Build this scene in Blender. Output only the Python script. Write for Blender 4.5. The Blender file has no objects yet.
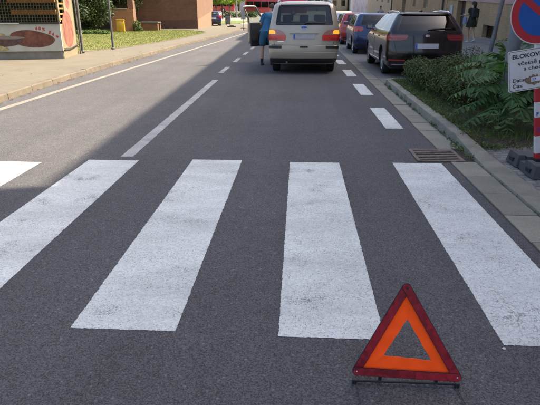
import bpy, bmesh, math, random
import numpy as np
from mathutils import Vector, Matrix, Euler

R = math.radians
random.seed(7)
scene = bpy.context.scene
col = scene.collection

# ------------------------------------------------------------------ camera
FPX, W0, H0, CAMH = 510.0, 540.0, 405.0, 1.48
PITCH = math.atan(190.5 / FPX)
YAW = math.atan(30 / FPX * math.cos(PITCH))
cam_data = bpy.data.cameras.new('camera')
cam_data.sensor_width = 36.0
cam_data.lens = FPX / W0 * 36.0
cam_data.clip_start = 0.05
cam_data.clip_end = 2000
cam = bpy.data.objects.new('camera', cam_data)
cam.location = (0, 0, CAMH)
cam.rotation_euler = (math.pi / 2 - PITCH, 0, YAW)
col.objects.link(cam)
scene.camera = cam

# ------------------------------------------------------------------ sky, sun, exposure
SUN_EL, SUN_AZ = R(48), R(76)          # azimuth clockwise from the road direction (+Y)
world = bpy.data.worlds.new('World')
scene.world = world
world.use_nodes = True
wn = world.node_tree.nodes
wn.clear()
sky = wn.new('ShaderNodeTexSky')
sky.sky_type = 'NISHITA'
sky.sun_disc = False
sky.sun_elevation = SUN_EL
sky.sun_rotation = SUN_AZ
sky.air_density = 0.75
sky.dust_density = 5.0
sky.ozone_density = 0.3
bgn = wn.new('ShaderNodeBackground')
bgn.inputs['Strength'].default_value = 0.15
won = wn.new('ShaderNodeOutputWorld')
world.node_tree.links.new(sky.outputs[0], bgn.inputs[0])
world.node_tree.links.new(bgn.outputs[0], won.inputs[0])
sun_data = bpy.data.lights.new('sun', 'SUN')
sun_data.energy = 4.8
sun_data.angle = R(0.55)
sun_data.color = (1.0, 0.86, 0.68)
sun = bpy.data.objects.new('sun', sun_data)
sdir = Vector((math.cos(SUN_EL) * math.sin(SUN_AZ), math.cos(SUN_EL) * math.cos(SUN_AZ), math.sin(SUN_EL)))
sun.rotation_euler = sdir.to_track_quat('Z', 'Y').to_euler()
sun.location = (30, 10, 40)
col.objects.link(sun)
vs = scene.view_settings
vs.view_transform = 'Standard'
vs.look = 'None'
vs.exposure = 1.54
vs.gamma = 1.0
vs.use_curve_mapping = False
scene.cycles.max_bounces = 8
scene.cycles.transparent_max_bounces = 16
scene.cycles.use_denoising = True

# ------------------------------------------------------------------ materials
def new_mat(name):
    m = bpy.data.materials.new(name)
    m.use_nodes = True
    nt = m.node_tree
    b = nt.nodes['Principled BSDF']
    return m, nt, b

def nd(nt, typ, **kw):
    n = nt.nodes.new(typ)
    for k, v in kw.items():
        if k in n.inputs:
            n.inputs[k].default_value = v
        else:
            setattr(n, k, v)
    return n

def mixc(nt, fac, a, b, blend='MIX'):
    m = nt.nodes.new('ShaderNodeMix')
    m.data_type = 'RGBA'
    m.blend_type = blend
    for sock, v in ((m.inputs[0], fac), (m.inputs[6], a), (m.inputs[7], b)):
        if isinstance(v, bpy.types.NodeSocket):
            nt.links.new(v, sock)
        elif isinstance(v, (int, float)):
            sock.default_value = v if sock.type == 'VALUE' else (v, v, v, 1)
        else:
            sock.default_value = (*v[:3], 1)
    return m.outputs[2]

def ramp(nt, val, lo, hi, a=0.0, b=1.0):
    n = nt.nodes.new('ShaderNodeMapRange')
    n.clamp = True
    nt.links.new(val, n.inputs[0])
    n.inputs[1].default_value = lo
    n.inputs[2].default_value = hi
    n.inputs[3].default_value = a
    n.inputs[4].default_value = b
    return n.outputs[0]

def objco(nt, scale=(1, 1, 1), loc=(0, 0, 0), rot=(0, 0, 0)):
    tc = nt.nodes.new('ShaderNodeTexCoord')
    mp = nt.nodes.new('ShaderNodeMapping')
    mp.inputs['Scale'].default_value = scale
    mp.inputs['Location'].default_value = loc
    mp.inputs['Rotation'].default_value = rot
    nt.links.new(tc.outputs['Object'], mp.inputs[0])
    return mp.outputs[0]

def noise(nt, co, scale, detail=3, rough=0.55):
    n = nd(nt, 'ShaderNodeTexNoise', Scale=scale, Detail=detail, Roughness=rough)
    nt.links.new(co, n.inputs['Vector'])
    return n.outputs[0]

def voro(nt, co, scale, feature='F1'):
    n = nd(nt, 'ShaderNodeTexVoronoi', Scale=scale)
    n.feature = feature
    nt.links.new(co, n.inputs['Vector'])
    return n

def bump(nt, b, h, strength=0.4, dist=0.01):
    n = nd(nt, 'ShaderNodeBump', Strength=strength, Distance=dist)
    nt.links.new(h, n.inputs['Height'])
    nt.links.new(n.outputs[0], b.inputs['Normal'])

def setc(nt, sock, v):
    if isinstance(v, bpy.types.NodeSocket):
        nt.links.new(v, sock)
    else:
        sock.default_value = (*v[:3], 1)

MATS = {}
def mat(name, c, rough=0.7, metal=0.0, var=0.12, vs_=4.0, bmp=0.0, bs=60, bd=0.01, coat=0.0, emit=0.0, island=0.0, spec=0.5, dirt=None):
    if name in MATS:
        return MATS[name]
    m, nt, b = new_mat(name)
    b.inputs['Roughness'].default_value = rough
    b.inputs['Metallic'].default_value = metal
    b.inputs['Coat Weight'].default_value = coat
    b.inputs['Coat Roughness'].default_value = 0.05
    b.inputs['Specular IOR Level'].default_value = spec
    co = objco(nt)
    out = c
    if var > 0:
        n = noise(nt, co, vs_, 4)
        out = mixc(nt, ramp(nt, n, 0.3, 0.7), [x * (1 - var) for x in c], [min(1, x * (1 + var)) for x in c])
    if island > 0:
        g = nt.nodes.new('ShaderNodeNewGeometry')
        v = ramp(nt, g.outputs['Random Per Island'], 0, 1, 1 - island, 1 + island)
        out = mixc(nt, 1.0, out, v, 'MULTIPLY')
    if dirt:
        n = noise(nt, co, dirt[1], 5, 0.65)
        out = mixc(nt, ramp(nt, n, 0.5, 0.75, 0, dirt[2]), out, dirt[0])
    setc(nt, b.inputs['Base Color'], out)
    if bmp > 0:
        bump(nt, b, noise(nt, co, bs, 3), bmp, bd)
    if emit > 0:
        b.inputs['Emission Color'].default_value = (*c[:3], 1)
        b.inputs['Emission Strength'].default_value = emit
    MATS[name] = m
    return m

def asphalt_color(nt, co, base, tint=1.0):
    v = voro(nt, co, 190)
    bw = nt.nodes.new('ShaderNodeSeparateColor')
    nt.links.new(v.outputs['Color'], bw.inputs[0])
    lo = [x * 0.45 for x in base]
    hi = [x * 1.62 for x in base]
    c = mixc(nt, bw.outputs[0], lo, hi)
    v2 = voro(nt, co, 47)
    bw2 = nt.nodes.new('ShaderNodeSeparateColor')
    nt.links.new(v2.outputs['Color'], bw2.inputs[0])
    stone = nt.nodes.new('ShaderNodeMath'); stone.operation = 'MULTIPLY'
    nt.links.new(ramp(nt, bw2.outputs[1], 0.9, 0.94), stone.inputs[0])
    nt.links.new(ramp(nt, v2.outputs['Distance'], 0.38, 0.2), stone.inputs[1])
    c = mixc(nt, stone.outputs[0], c, [min(1, x * 2.0) for x in base])
    big = noise(nt, co, 0.45, 5, 0.6)
    c = mixc(nt, 1.0, c, ramp(nt, big, 0.3, 0.7, 0.86, 1.13), 'MULTIPLY')
    mid = noise(nt, co, 5.5, 4, 0.7)
    c = mixc(nt, 1.0, c, ramp(nt, mid, 0.3, 0.7, 0.92, 1.08), 'MULTIPLY')
    return c, v.outputs['Distance']

def make_asphalt(name, base, streak=True):
    m, nt, b = new_mat(name)
    co = objco(nt)
    c, h = asphalt_color(nt, co, base)
    if streak:
        st = noise(nt, objco(nt, (1.3, 0.05, 1)), 1.6, 4, 0.6)
        c = mixc(nt, 1.0, c, ramp(nt, st, 0.3, 0.7, 0.9, 1.1), 'MULTIPLY')
    setc(nt, b.inputs['Base Color'], c)
    b.inputs['Roughness'].default_value = 0.86
    b.inputs['Specular IOR Level'].default_value = 0.35
    bump(nt, b, h, 0.55, 0.006)
    return m

ASPH = (0.077, 0.0755, 0.0765)
M_asphalt = make_asphalt('asphalt', ASPH)
M_bay = make_asphalt('bay_concrete', (0.17, 0.165, 0.155), False)
M_plaza = make_asphalt('pale_plaza', (0.2, 0.18, 0.15), False)

def make_paint(name, c, wear=0.5, crack=0.0):
    m, nt, b = new_mat(name)
    co = objco(nt)
    base, h = asphalt_color(nt, co, ASPH)
    n1 = noise(nt, co, 130, 5, 0.85)                      # pin holes
    n2 = noise(nt, co, 3.2, 5, 0.6)                       # where it is worn
    ad = nt.nodes.new('ShaderNodeMath'); ad.operation = 'MULTIPLY_ADD'
    nt.links.new(n2, ad.inputs[0]); ad.inputs[1].default_value = 0.75
    nt.links.new(n1, ad.inputs[2])
    k = ramp(nt, ad.outputs[0], 1.04 - 0.12 * wear, 1.13 - 0.12 * wear)
    if crack > 0:
        wob = noise(nt, co, 14, 3)
        cr = nd(nt, 'ShaderNodeTexVoronoi', Scale=11.0)
        cr.feature = 'DISTANCE_TO_EDGE'
        vm = nt.nodes.new('ShaderNodeVectorMath'); vm.operation = 'ADD'
        wc = nt.nodes.new('ShaderNodeTexNoise'); wc.inputs['Scale'].default_value = 9
        nt.links.new(co, wc.inputs['Vector'])
        sc = nt.nodes.new('ShaderNodeVectorMath'); sc.operation = 'SCALE'
        sc.inputs['Scale'].default_value = 0.3
        nt.links.new(wc.outputs['Color'], sc.inputs[0])
        nt.links.new(co, vm.inputs[0]); nt.links.new(sc.outputs[0], vm.inputs[1])
        sq = nt.nodes.new('ShaderNodeVectorMath'); sq.operation = 'MULTIPLY'
        sq.inputs[1].default_value = (0.55, 1.7, 1)
        nt.links.new(vm.outputs[0], sq.inputs[0])
        nt.links.new(sq.outputs[0], cr.inputs['Vector'])
        e = ramp(nt, cr.outputs['Distance'], 0.012, 0.03, crack, 0)
        g = nt.nodes.new('ShaderNodeMath'); g.operation = 'MULTIPLY'
        nt.links.new(e, g.inputs[0]); nt.links.new(ramp(nt, n2, 0.42, 0.6), g.inputs[1])
        mx = nt.nodes.new('ShaderNodeMath'); mx.operation = 'MAXIMUM'
        nt.links.new(g.outputs[0], mx.inputs[0]); nt.links.new(k, mx.inputs[1])
        k = mx.outputs[0]
    # open pores where the aggregate shows through, in bands
    band = noise(nt, objco(nt, (0.9, 2.6, 1), (3.1, 1.7, 0)), 1.1, 5, 0.65)
    pv = voro(nt, co, 120)
    pb = nt.nodes.new('ShaderNodeSeparateColor'); nt.links.new(pv.outputs['Color'], pb.inputs[0])
    th = nt.nodes.new('ShaderNodeMath'); th.operation = 'ADD'
    nt.links.new(pb.outputs[0], th.inputs[0]); nt.links.new(ramp(nt, band, 0.32, 0.68, -0.16, 0.3), th.inputs[1])
    pore = nt.nodes.new('ShaderNodeMath'); pore.operation = 'MULTIPLY'
    nt.links.new(ramp(nt, th.outputs[0], 0.72, 0.95, 0, 0.8), pore.inputs[0])
    nt.links.new(ramp(nt, pv.outputs['Distance'], 0.5, 0.22), pore.inputs[1])
    mk = nt.nodes.new('ShaderNodeMath'); mk.operation = 'MAXIMUM'
    nt.links.new(pore.outputs[0], mk.inputs[0]); nt.links.new(k, mk.inputs[1])
    k = mk.outputs[0]
    dirt = noise(nt, objco(nt, (0.6, 1.8, 1)), 1.5, 6, 0.65)
    pc = mixc(nt, ramp(nt, dirt, 0.36, 0.7), c, [x * 0.74 for x in c])
    v = voro(nt, co, 110)
    bw = nt.nodes.new('ShaderNodeSeparateColor'); nt.links.new(v.outputs['Color'], bw.inputs[0])
    pc = mixc(nt, 1.0, pc, ramp(nt, bw.outputs[0], 0, 1, 0.84, 1.1), 'MULTIPLY')
    setc(nt, b.inputs['Base Color'], mixc(nt, k, pc, base))
    b.inputs['Roughness'].default_value = 0.75
    bump(nt, b, h, 0.35, 0.005)
    return m
M_paint = make_paint('white_road_paint', (0.63, 0.655, 0.62), 0.5)
M_paint2 = make_paint('cracked_road_paint', (0.62, 0.64, 0.605), 0.4, 0.65)
M_paint3 = make_paint('worn_lane_paint', (0.38, 0.385, 0.37), 0.8)
M_paint4 = make_paint('sunlit_edge_paint', (0.26, 0.235, 0.19), 0.7)  # darker copy of the lane paint, toned down for the line in full sun

def brick_mat(name, c1, c2, mortar, axes='YZ', bw=0.25, rh=0.08, msz=0.012, var=0.25):
    m, nt, b = new_mat(name)
    tc = nt.nodes.new('ShaderNodeTexCoord')
    sp = nt.nodes.new('ShaderNodeSeparateXYZ'); cb = nt.nodes.new('ShaderNodeCombineXYZ')
    nt.links.new(tc.outputs['Object'], sp.inputs[0])
    ix = {'X': 0, 'Y': 1, 'Z': 2}
    nt.links.new(sp.outputs[ix[axes[0]]], cb.inputs[0])
    nt.links.new(sp.outputs[ix[axes[1]]], cb.inputs[1])
    t = nd(nt, 'ShaderNodeTexBrick', Scale=1.0)
    t.inputs['Brick Width'].default_value = bw
    t.inputs['Row Height'].default_value = rh
    t.inputs['Mortar Size'].default_value = msz
    t.inputs['Color1'].default_value = (*c1, 1)
    t.inputs['Color2'].default_value = (*c2, 1)
    t.inputs['Mortar'].default_value = (*mortar, 1)
    nt.links.new(cb.outputs[0], t.inputs['Vector'])
    n = noise(nt, tc.outputs['Object'], 1.3, 5, 0.65)
    c = mixc(nt, 1.0, t.outputs['Color'], ramp(nt, n, 0.3, 0.7, 1 - var, 1 + var), 'MULTIPLY')
    setc(nt, b.inputs['Base Color'], c)
    b.inputs['Roughness'].default_value = 0.9
    bump(nt, b, t.outputs['Fac'], -0.4, 0.01)
    return m

def leaf_mat(name, c, var=0.35, trans=0.3, yellow=0.0):
    m, nt, b = new_mat(name)
    g = nt.nodes.new('ShaderNodeNewGeometry')
    rnd = g.outputs['Random Per Island']
    c_lo = [x * (1 - var) for x in c]
    c_hi = [min(1, x * (1 + var)) for x in c]
    cc = mixc(nt, rnd, c_lo, c_hi)
    if yellow > 0:
        mm = nt.nodes.new('ShaderNodeMath'); mm.operation = 'MULTIPLY'
        mm.inputs[1].default_value = 7.31
        nt.links.new(rnd, mm.inputs[0])
        fr = nt.nodes.new('ShaderNodeMath'); fr.operation = 'FRACT'
        nt.links.new(mm.outputs[0], fr.inputs[0])
        cc = mixc(nt, ramp(nt, fr.outputs[0], 1 - yellow, 1 - yellow + 0.05), cc, (0.20, 0.13, 0.03))
    setc(nt, b.inputs['Base Color'], cc)
    b.inputs['Roughness'].default_value = 0.55
    b.inputs['Specular IOR Level'].default_value = 0.35
    tr = nt.nodes.new('ShaderNodeBsdfTranslucent')
    setc(nt, tr.inputs[0], mixc(nt, 1.0, cc, (1.1, 1.25, 0.5), 'MULTIPLY'))
    mx = nt.nodes.new('ShaderNodeMixShader')
    mx.inputs[0].default_value = trans
    nt.links.new(b.outputs[0], mx.inputs[1]); nt.links.new(tr.outputs[0], mx.inputs[2])
    nt.links.new(mx.outputs[0], nt.nodes['Material Output'].inputs[0])
    return m

def glass_mat(name, tint=(0.25, 0.3, 0.3), refl=1.0):
    m, nt, b = new_mat(name)
    t = nt.nodes.new('ShaderNodeBsdfTransparent'); t.inputs[0].default_value = (*tint, 1)
    gl = nt.nodes.new('ShaderNodeBsdfGlossy'); gl.inputs['Roughness'].default_value = 0.03
    lw = nt.nodes.new('ShaderNodeLayerWeight'); lw.inputs[0].default_value = 0.5
    pw = nt.nodes.new('ShaderNodeMath'); pw.operation = 'POWER'; pw.inputs[1].default_value = 4.2
    nt.links.new(lw.outputs['Facing'], pw.inputs[0])
    f = nt.nodes.new('ShaderNodeMath'); f.operation = 'MULTIPLY_ADD'; f.inputs[1].default_value = 0.92; f.inputs[2].default_value = 0.06 * refl
    nt.links.new(pw.outputs[0], f.inputs[0])
    mx = nt.nodes.new('ShaderNodeMixShader')
    nt.links.new(f.outputs[0], mx.inputs[0]); nt.links.new(t.outputs[0], mx.inputs[1]); nt.links.new(gl.outputs[0], mx.inputs[2])
    nt.links.new(mx.outputs[0], nt.nodes['Material Output'].inputs[0])
    return m

def paint_mat(name, c, metal=0.35, rough=0.3, dusty=0.12):
    m, nt, b = new_mat(name)
    co = objco(nt)
    n = noise(nt, co, 2.2, 4, 0.6)
    dust = noise(nt, co, 9, 5, 0.7)
    cc = mixc(nt, ramp(nt, n, 0.3, 0.7), [x * 0.94 for x in c], [x * 1.05 for x in c])
    cc = mixc(nt, ramp(nt, dust, 0.5, 0.8, 0, dusty), cc, [0.6 * x + 0.05 for x in c])
    setc(nt, b.inputs['Base Color'], cc)
    b.inputs['Metallic'].default_value = metal
    nt.links.new(ramp(nt, dust, 0.3, 0.8, rough * 0.85, rough * 1.35), b.inputs['Roughness'])
    b.inputs['Coat Weight'].default_value = 0.7
    b.inputs['Coat Roughness'].default_value = 0.06
    return m

M_black = mat('black_plastic', (0.018, 0.018, 0.019), 0.55, var=0.2)
M_rubber = mat('tyre_rubber', (0.016, 0.016, 0.017), 0.85, var=0.2, vs_=12)
M_rim = mat('alloy_rim', (0.42, 0.42, 0.43), 0.35, 0.8)
M_chrome = mat('chrome', (0.7, 0.7, 0.7), 0.15, 1.0, var=0)
M_trim = mat('interior_trim', (0.03, 0.03, 0.032), 0.85)
M_seat = mat('seat_fabric', (0.05, 0.052, 0.06), 0.95)
M_redlens = mat('red_lens', (0.45, 0.012, 0.012), 0.15, var=0.1, vs_=30, coat=1.0)
M_amberlit = mat('amber_lamp_lit', (1.0, 0.32, 0.03), 0.2, var=0, emit=0.42)
M_redglow = mat('red_lens_lit', (0.5, 0.018, 0.012), 0.15, var=0.1, vs_=30, coat=1.0, emit=0.04)
M_pinklens = mat('pink_lens', (0.42, 0.17, 0.13), 0.12, var=0.1, coat=1.0)
M_clearlens = mat('clear_lens', (0.55, 0.5, 0.46), 0.12, var=0.1, coat=1.0)
M_plate = mat('number_plate_grey', (0.46, 0.45, 0.46), 0.4, var=0.12, vs_=9)
M_plateblue = mat('plate_blue', (0.03, 0.09, 0.45), 0.4, var=0.05)
M_glass = glass_mat('car_glass', (0.55, 0.62, 0.6))
M_privacy = glass_mat('privacy_glass', (0.13, 0.16, 0.17))
M_pane = glass_mat('window_glass', (0.2, 0.22, 0.22))
M_steel = mat('galvanised_steel', (0.33, 0.34, 0.345), 0.5, 0.5, var=0.15, vs_=7)
M_iron = mat('rusty_iron', (0.15, 0.115, 0.095), 0.75, 0.3, var=0.35, vs_=25, dirt=((0.25, 0.2, 0.16), 18, 0.7))
M_concrete = mat('concrete', (0.29, 0.28, 0.25), 0.9, var=0.2, vs_=6, bmp=0.4, bs=90, bd=0.006, dirt=((0.14, 0.13, 0.11), 3.5, 0.7))
M_kerb = mat('kerb_concrete', (0.25, 0.235, 0.205), 0.9, var=0.22, vs_=5, bmp=0.5, bs=80, bd=0.008, dirt=((0.12, 0.11, 0.085), 2.8, 0.8))
M_kerbl = mat('pale_kerb', (0.44, 0.38, 0.29), 0.9, var=0.15, vs_=5, bmp=0.4, bs=80, bd=0.008, dirt=((0.26, 0.22, 0.16), 3, 0.7))
M_soil = mat('soil', (0.045, 0.035, 0.026), 0.95, var=0.4, vs_=14, bmp=0.8, bs=30, bd=0.03)
M_skin = mat('skin', (0.46, 0.27, 0.19), 0.55, var=0.08)

# ------------------------------------------------------------------ mesh building
def tag(o, label=None, cat=None, group=None, kind=None):
    if label: o['label'] = label
    if cat: o['category'] = cat
    if group: o['group'] = group
    if kind: o['kind'] = kind
    return o

def empty(name, loc=(0, 0, 0), rz=0.0, label=None, cat=None, group=None):
    o = bpy.data.objects.new(name, None)
    o.empty_display_size = 0.2
    o.location = loc
    o.rotation_euler = (0, 0, rz)
    col.objects.link(o)
    return tag(o, label, cat, group)

def link(name, me, m=None, parent=None, smooth=None):
    if m is not None and not me.materials:
        me.materials.append(m)
    o = bpy.data.objects.new(name, me)
    col.objects.link(o)
    if parent is not None:
        o.parent = parent
    if smooth:
        me.shade_smooth()
        me.set_sharp_from_angle(angle=R(smooth))
    return o

class MB:
    """collects shapes, builds one mesh object"""
    def __init__(s):
        s.v = []; s.f = []
    def add(s, vs, fs):
        n = len(s.v)
        s.v += [tuple(p) for p in vs]
        s.f += [tuple(i + n for i in f) for f in fs]
        return s
    def box(s, x0, x1, y0, y1, z0, z1, M=None):
        P = [(x0, y0, z0), (x1, y0, z0), (x1, y1, z0), (x0, y1, z0), (x0, y0, z1), (x1, y0, z1), (x1, y1, z1), (x0, y1, z1)]
        if M is not None:
            P = [M @ Vector(p) for p in P]
        return s.add(P, [(3, 2, 1, 0), (4, 5, 6, 7), (0, 1, 5, 4), (1, 2, 6, 5), (2, 3, 7, 6), (3, 0, 4, 7)])
    def bbox(s, x0, x1, y0, y1, z0, z1, b=0.01, M=None):
        """box with bevelled top and sides (chamfer)"""
        bm = bmesh.new()
        bmesh.ops.create_cube(bm, size=1)
        bmesh.ops.scale(bm, vec=(x1 - x0, y1 - y0, z1 - z0), verts=bm.verts)
        bmesh.ops.translate(bm, vec=((x0 + x1) / 2, (y0 + y1) / 2, (z0 + z1) / 2), verts=bm.verts)
        bmesh.ops.bevel(bm, geom=bm.edges[:] + bm.verts[:], offset=b, segments=2, affect='EDGES', profile=0.6)
        if M is not None:
            bmesh.ops.transform(bm, matrix=M, verts=bm.verts)
        bm.verts.ensure_lookup_table()
        s.add([v.co[:] for v in bm.verts], [[v.index for v in f.verts] for f in bm.faces])
        bm.free()
        return s
    def tube(s, pts, rad, n=8, cap=True):
        pts = [Vector(p) for p in pts]
        if not isinstance(rad, (list, tuple)):
            rad = [rad] * len(pts)
        base = len(s.v)
        prev = None
        for i, p in enumerate(pts):
            d = (pts[min(i + 1, len(pts) - 1)] - pts[max(i - 1, 0)]).normalized()
            if prev is None:
                u = d.orthogonal().normalized()
            else:
                u = (prev - d * prev.dot(d)).normalized()
            prev = u
            w = d.cross(u)
            for k in range(n):
                a = 2 * math.pi * k / n
                s.v.append(tuple(p + (u * math.cos(a) + w * math.sin(a)) * rad[i]))
        for i in range(len(pts) - 1):
            for k in range(n):
                a = base + i * n + k; b = base + i * n + (k + 1) % n
                s.f.append((a, b, b + n, a + n))
        if cap:
            s.f.append(tuple(base + k for k in reversed(range(n))))
            s.f.append(tuple(base + (len(pts) - 1) * n + k for k in range(n)))
        return s
    def lathe(s, prof, n=24, M=None):
        """prof: list of (r, z); revolved round z"""
        base = len(s.v)
        for r, z in prof:
            for k in range(n):
                a = 2 * math.pi * k / n
                p = Vector((r * math.cos(a), r * math.sin(a), z))
                s.v.append(tuple(M @ p if M is not None else p))
        for i in range(len(prof) - 1):
            for k in range(n):
                a = base + i * n + k; b = base + i * n + (k + 1) % n
                s.f.append((a, b, b + n, a + n))
        return s
    def poly(s, pts, h, M=None):
        """polygon (x, y) extruded from z=0 to z=h"""
        n = len(pts)
        P = [Vector((x, y, 0)) for x, y in pts] + [Vector((x, y, h)) for x, y in pts]
        if M is not None:
            P = [M @ p for p in P]
        return s.add(P, [tuple(reversed(range(n))), tuple(range(n, 2 * n))] + [(i, (i + 1) % n, n + (i + 1) % n, n + i) for i in range(n)])
    def mesh(s, name):
        me = bpy.data.meshes.new(name)
        me.from_pydata(s.v, [], s.f)
        me.validate()
        me.update()
        return me
    def build(s, name, m, parent=None, smooth=None):
        return link(name, s.mesh(name), m, parent, smooth)

def pxz(x, y, Y):
    """photo pixel -> (X, Z) on the upright plane at distance Y"""
    fw = Vector((-math.sin(YAW) * math.cos(PITCH), math.cos(YAW) * math.cos(PITCH), -math.sin(PITCH)))
    rt = Vector((math.cos(YAW), math.sin(YAW), 0))
    up = Vector((-math.sin(YAW) * math.sin(PITCH), math.cos(YAW) * math.sin(PITCH), math.cos(PITCH)))
    d = fw + rt * ((x - 270) / FPX) + up * ((202.5 - y) / FPX)
    t = Y / d.y
    return d.x * t, CAMH + d.z * t

def text_mesh(body, size, m, M, parent, name='lettering', align='LEFT', depth=0.0008, bold=0.0, extent=None):
    c = bpy.data.curves.new(name, 'FONT')
    c.body = body; c.size = size; c.align_x = align
    c.extrude = depth; c.offset = bold
    c.resolution_u = 3
    t = bpy.data.objects.new('t', c)
    col.objects.link(t)
    bpy.context.view_layer.update()
    dg = bpy.context.evaluated_depsgraph_get()
    me = bpy.data.meshes.new_from_object(t.evaluated_get(dg))
    bpy.data.objects.remove(t)
    me.materials.clear()
    if extent:
        xs = [v.co.x for v in me.vertices]
        k = extent / (max(xs) - min(xs))
        me.transform(Matrix.Diagonal((k, 1, 1, 1)))
    me.transform(M)
    return link(name, me, m, parent)

def polyx(pts, y):
    for (xa, ya), (xb, yb) in zip(pts, pts[1:]):
        if ya <= y <= yb:
            return xa + (xb - xa) * (y - ya) / (yb - ya)
    return pts[0][0] if y < pts[0][1] else pts[-1][0]
# ================================================================== the setting
def strip(name, left, right, ys, z, m, parent=None, kind='structure'):
    vs, fs = [], []
    for y in ys:
        vs.append((left(y), y, z(y) if callable(z) else z)); vs.append((right(y), y, z(y) if callable(z) else z))
    for i in range(len(ys) - 1):
        fs.append((2 * i, 2 * i + 1, 2 * i + 3, 2 * i + 2))
    o = MB().add(vs, fs).build(name, m, parent)
    if kind and parent is None: o['kind'] = kind
    return o

M_ground = mat('dry_ground', (0.16, 0.14, 0.10), 0.95, var=0.25, vs_=0.4)
g = MB().add([(-500, -500, -0.06), (500, -500, -0.06), (500, 500, -0.06), (-500, 500, -0.06)], [(0, 1, 2, 3)]).build('ground', M_ground)
tag(g, kind='structure')

KERB_L = [(-5.12, -14), (-5.15, 8), (-5.3, 10.5), (-5.4, 14), (-5.36, 24), (-4.92, 44), (-4.3, 64)]
LINE_L = [(-4.9, -14), (-4.89, 8.2), (-4.86, 10.2), (-4.78, 13.8), (-4.6, 20.2), (-4.08, 42), (-3.5, 64)]
kl = lambda y: polyx(KERB_L, y)
ys = [-14, -6, 0, 4, 8, 10.5, 12, 14, 18, 24, 30, 37, 44, 54, 64]
road = strip('road', lambda y: kl(y) - 0.02, lambda y: 1.87, ys, 0.0, M_asphalt)

# plaza at the end of the street, where the ground levels out
plaza_z = lambda y: 0.0 if y < 62 else 0.021 * (y - 62)
plaza = MB()
pys = [62, 80, 100, 120, 150, 260]
plaza.add([p for y in pys for p in ((-120, y, plaza_z(min(y, 150)) - 0.012), (60, y, plaza_z(min(y, 150)) - 0.012))],
          [(2 * i, 2 * i + 1, 2 * i + 3, 2 * i + 2) for i in range(len(pys) - 1)])
tag(plaza.build('plaza', M_plaza), kind='structure')

# ---- painted markings
def ragged_rect(x0, x1, y0, y1, step=0.02, j=0.004, rnd=None, skew=0.0):
    rnd = rnd or random
    pts = []
    nx = max(2, int((x1 - x0) / step)); ny = max(2, int((y1 - y0) / step))
    off = 0
    for i in range(nx): pts.append((x0 + (x1 - x0) * i / nx, y0 + rnd.gauss(0, j)))
    for i in range(ny): pts.append((x1 + rnd.gauss(0, j), y0 + (y1 - y0) * i / ny))
    for i in range(nx): pts.append((x1 - (x1 - x0) * i / nx, y1 + rnd.gauss(0, j)))
    for i in range(ny): pts.append((x0 + rnd.gauss(0, j), y1 - (y1 - y0) * i / ny))
    return [(x + skew * (y - y0), y) for x, y in pts]

def paint(name, pts, m, z=0.002):
    me = bpy.data.meshes.new(name)
    me.from_pydata([(x, y, z) for x, y in pts], [], [tuple(range(len(pts)))])
    return link(name, me, m, road)

for x0, x1, y0, y1, m in ((-3.22, -2.68, 2.05, 5.03, M_paint), (-2.22, -1.68, 2.08, 5.15, M_paint), (-1.115, -0.585, 2.11, 5.22, M_paint),
                          (-0.075, 0.44, 2.095, 5.18, M_paint), (0.995, 1.5, 2.085, 5.21, M_paint2), (-4.3, -3.75, 2.05, 4.95, M_paint)):
    paint('crosswalk_stripe', ragged_rect(x0, x1, y0, y1, 0.012, 0.0016), m)
paint('centre_line', ragged_rect(-1.925, -1.79, 5.3, 12.0, 0.05, 0.003, skew=-0.011), M_paint3)
y = 13.5
while y < 60:
    paint('lane_dash', ragged_rect(-2.09 - 0.002 * (y - 13), -1.96 - 0.002 * (y - 13), y, y + 1.5, 0.05, 0.003, skew=-0.006), M_paint3)
    y += 3.0
for y0, y1 in ((6.9, 8.5), (9.9, 11.48), (12.95, 14.4), (16.0, 17.5), (19.0, 20.5), (22, 23.5), (25, 26.5), (28, 29.5)):
    paint('parking_dash', ragged_rect(1.19, 1.43, y0, y1, 0.04, 0.003, skew=-0.008), M_paint)
lp = [(polyx(LINE_L, q * 0.5), q * 0.5) for q in range(-20, 120)]
paint('edge_line', [(x + random.gauss(0, .003), y) for x, y in lp] + [(x + 0.13 + random.gauss(0, .003), y) for x, y in reversed(lp)], M_paint4)

# ---- concrete gutter, grate and kerbs on the right
def rnd_mat(name, base, amp, dirtc):
    m, nt, b = new_mat(name)
    co = objco(nt)
    oi = nt.nodes.new('ShaderNodeObjectInfo')
    n = noise(nt, co, 5, 4, 0.6)
    c = mixc(nt, ramp(nt, n, 0.3, 0.7), [x * 0.85 for x in base], [x * 1.12 for x in base])
    c = mixc(nt, 1.0, c, ramp(nt, oi.outputs['Random'], 0, 1, 1 - amp, 1 + amp), 'MULTIPLY')
    d = noise(nt, co, 2.6, 5, 0.7)
    c = mixc(nt, ramp(nt, d, 0.48, 0.72, 0, 0.75), c, dirtc)
    sp = voro(nt, co, 130)
    bw = nt.nodes.new('ShaderNodeSeparateColor'); nt.links.new(sp.outputs['Color'], bw.inputs[0])
    c = mixc(nt, 1.0, c, ramp(nt, bw.outputs[0], 0, 1, 0.86, 1.12), 'MULTIPLY')
    setc(nt, b.inputs['Base Color'], c)
    b.inputs['Roughness'].default_value = 0.9
    bump(nt, b, noise(nt, co, 120, 3), 0.4, 0.005)
    return m
M_gutter = rnd_mat('gutter_concrete', (0.215, 0.208, 0.165), 0.14, (0.14, 0.133, 0.1))
M_kerb = rnd_mat('kerb_concrete_stone', (0.215, 0.205, 0.16), 0.12, (0.12, 0.112, 0.08))
M_kerbl = rnd_mat('pale_kerb_stone', (0.13, 0.11, 0.08), 0.14, (0.085, 0.068, 0.048))

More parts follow.
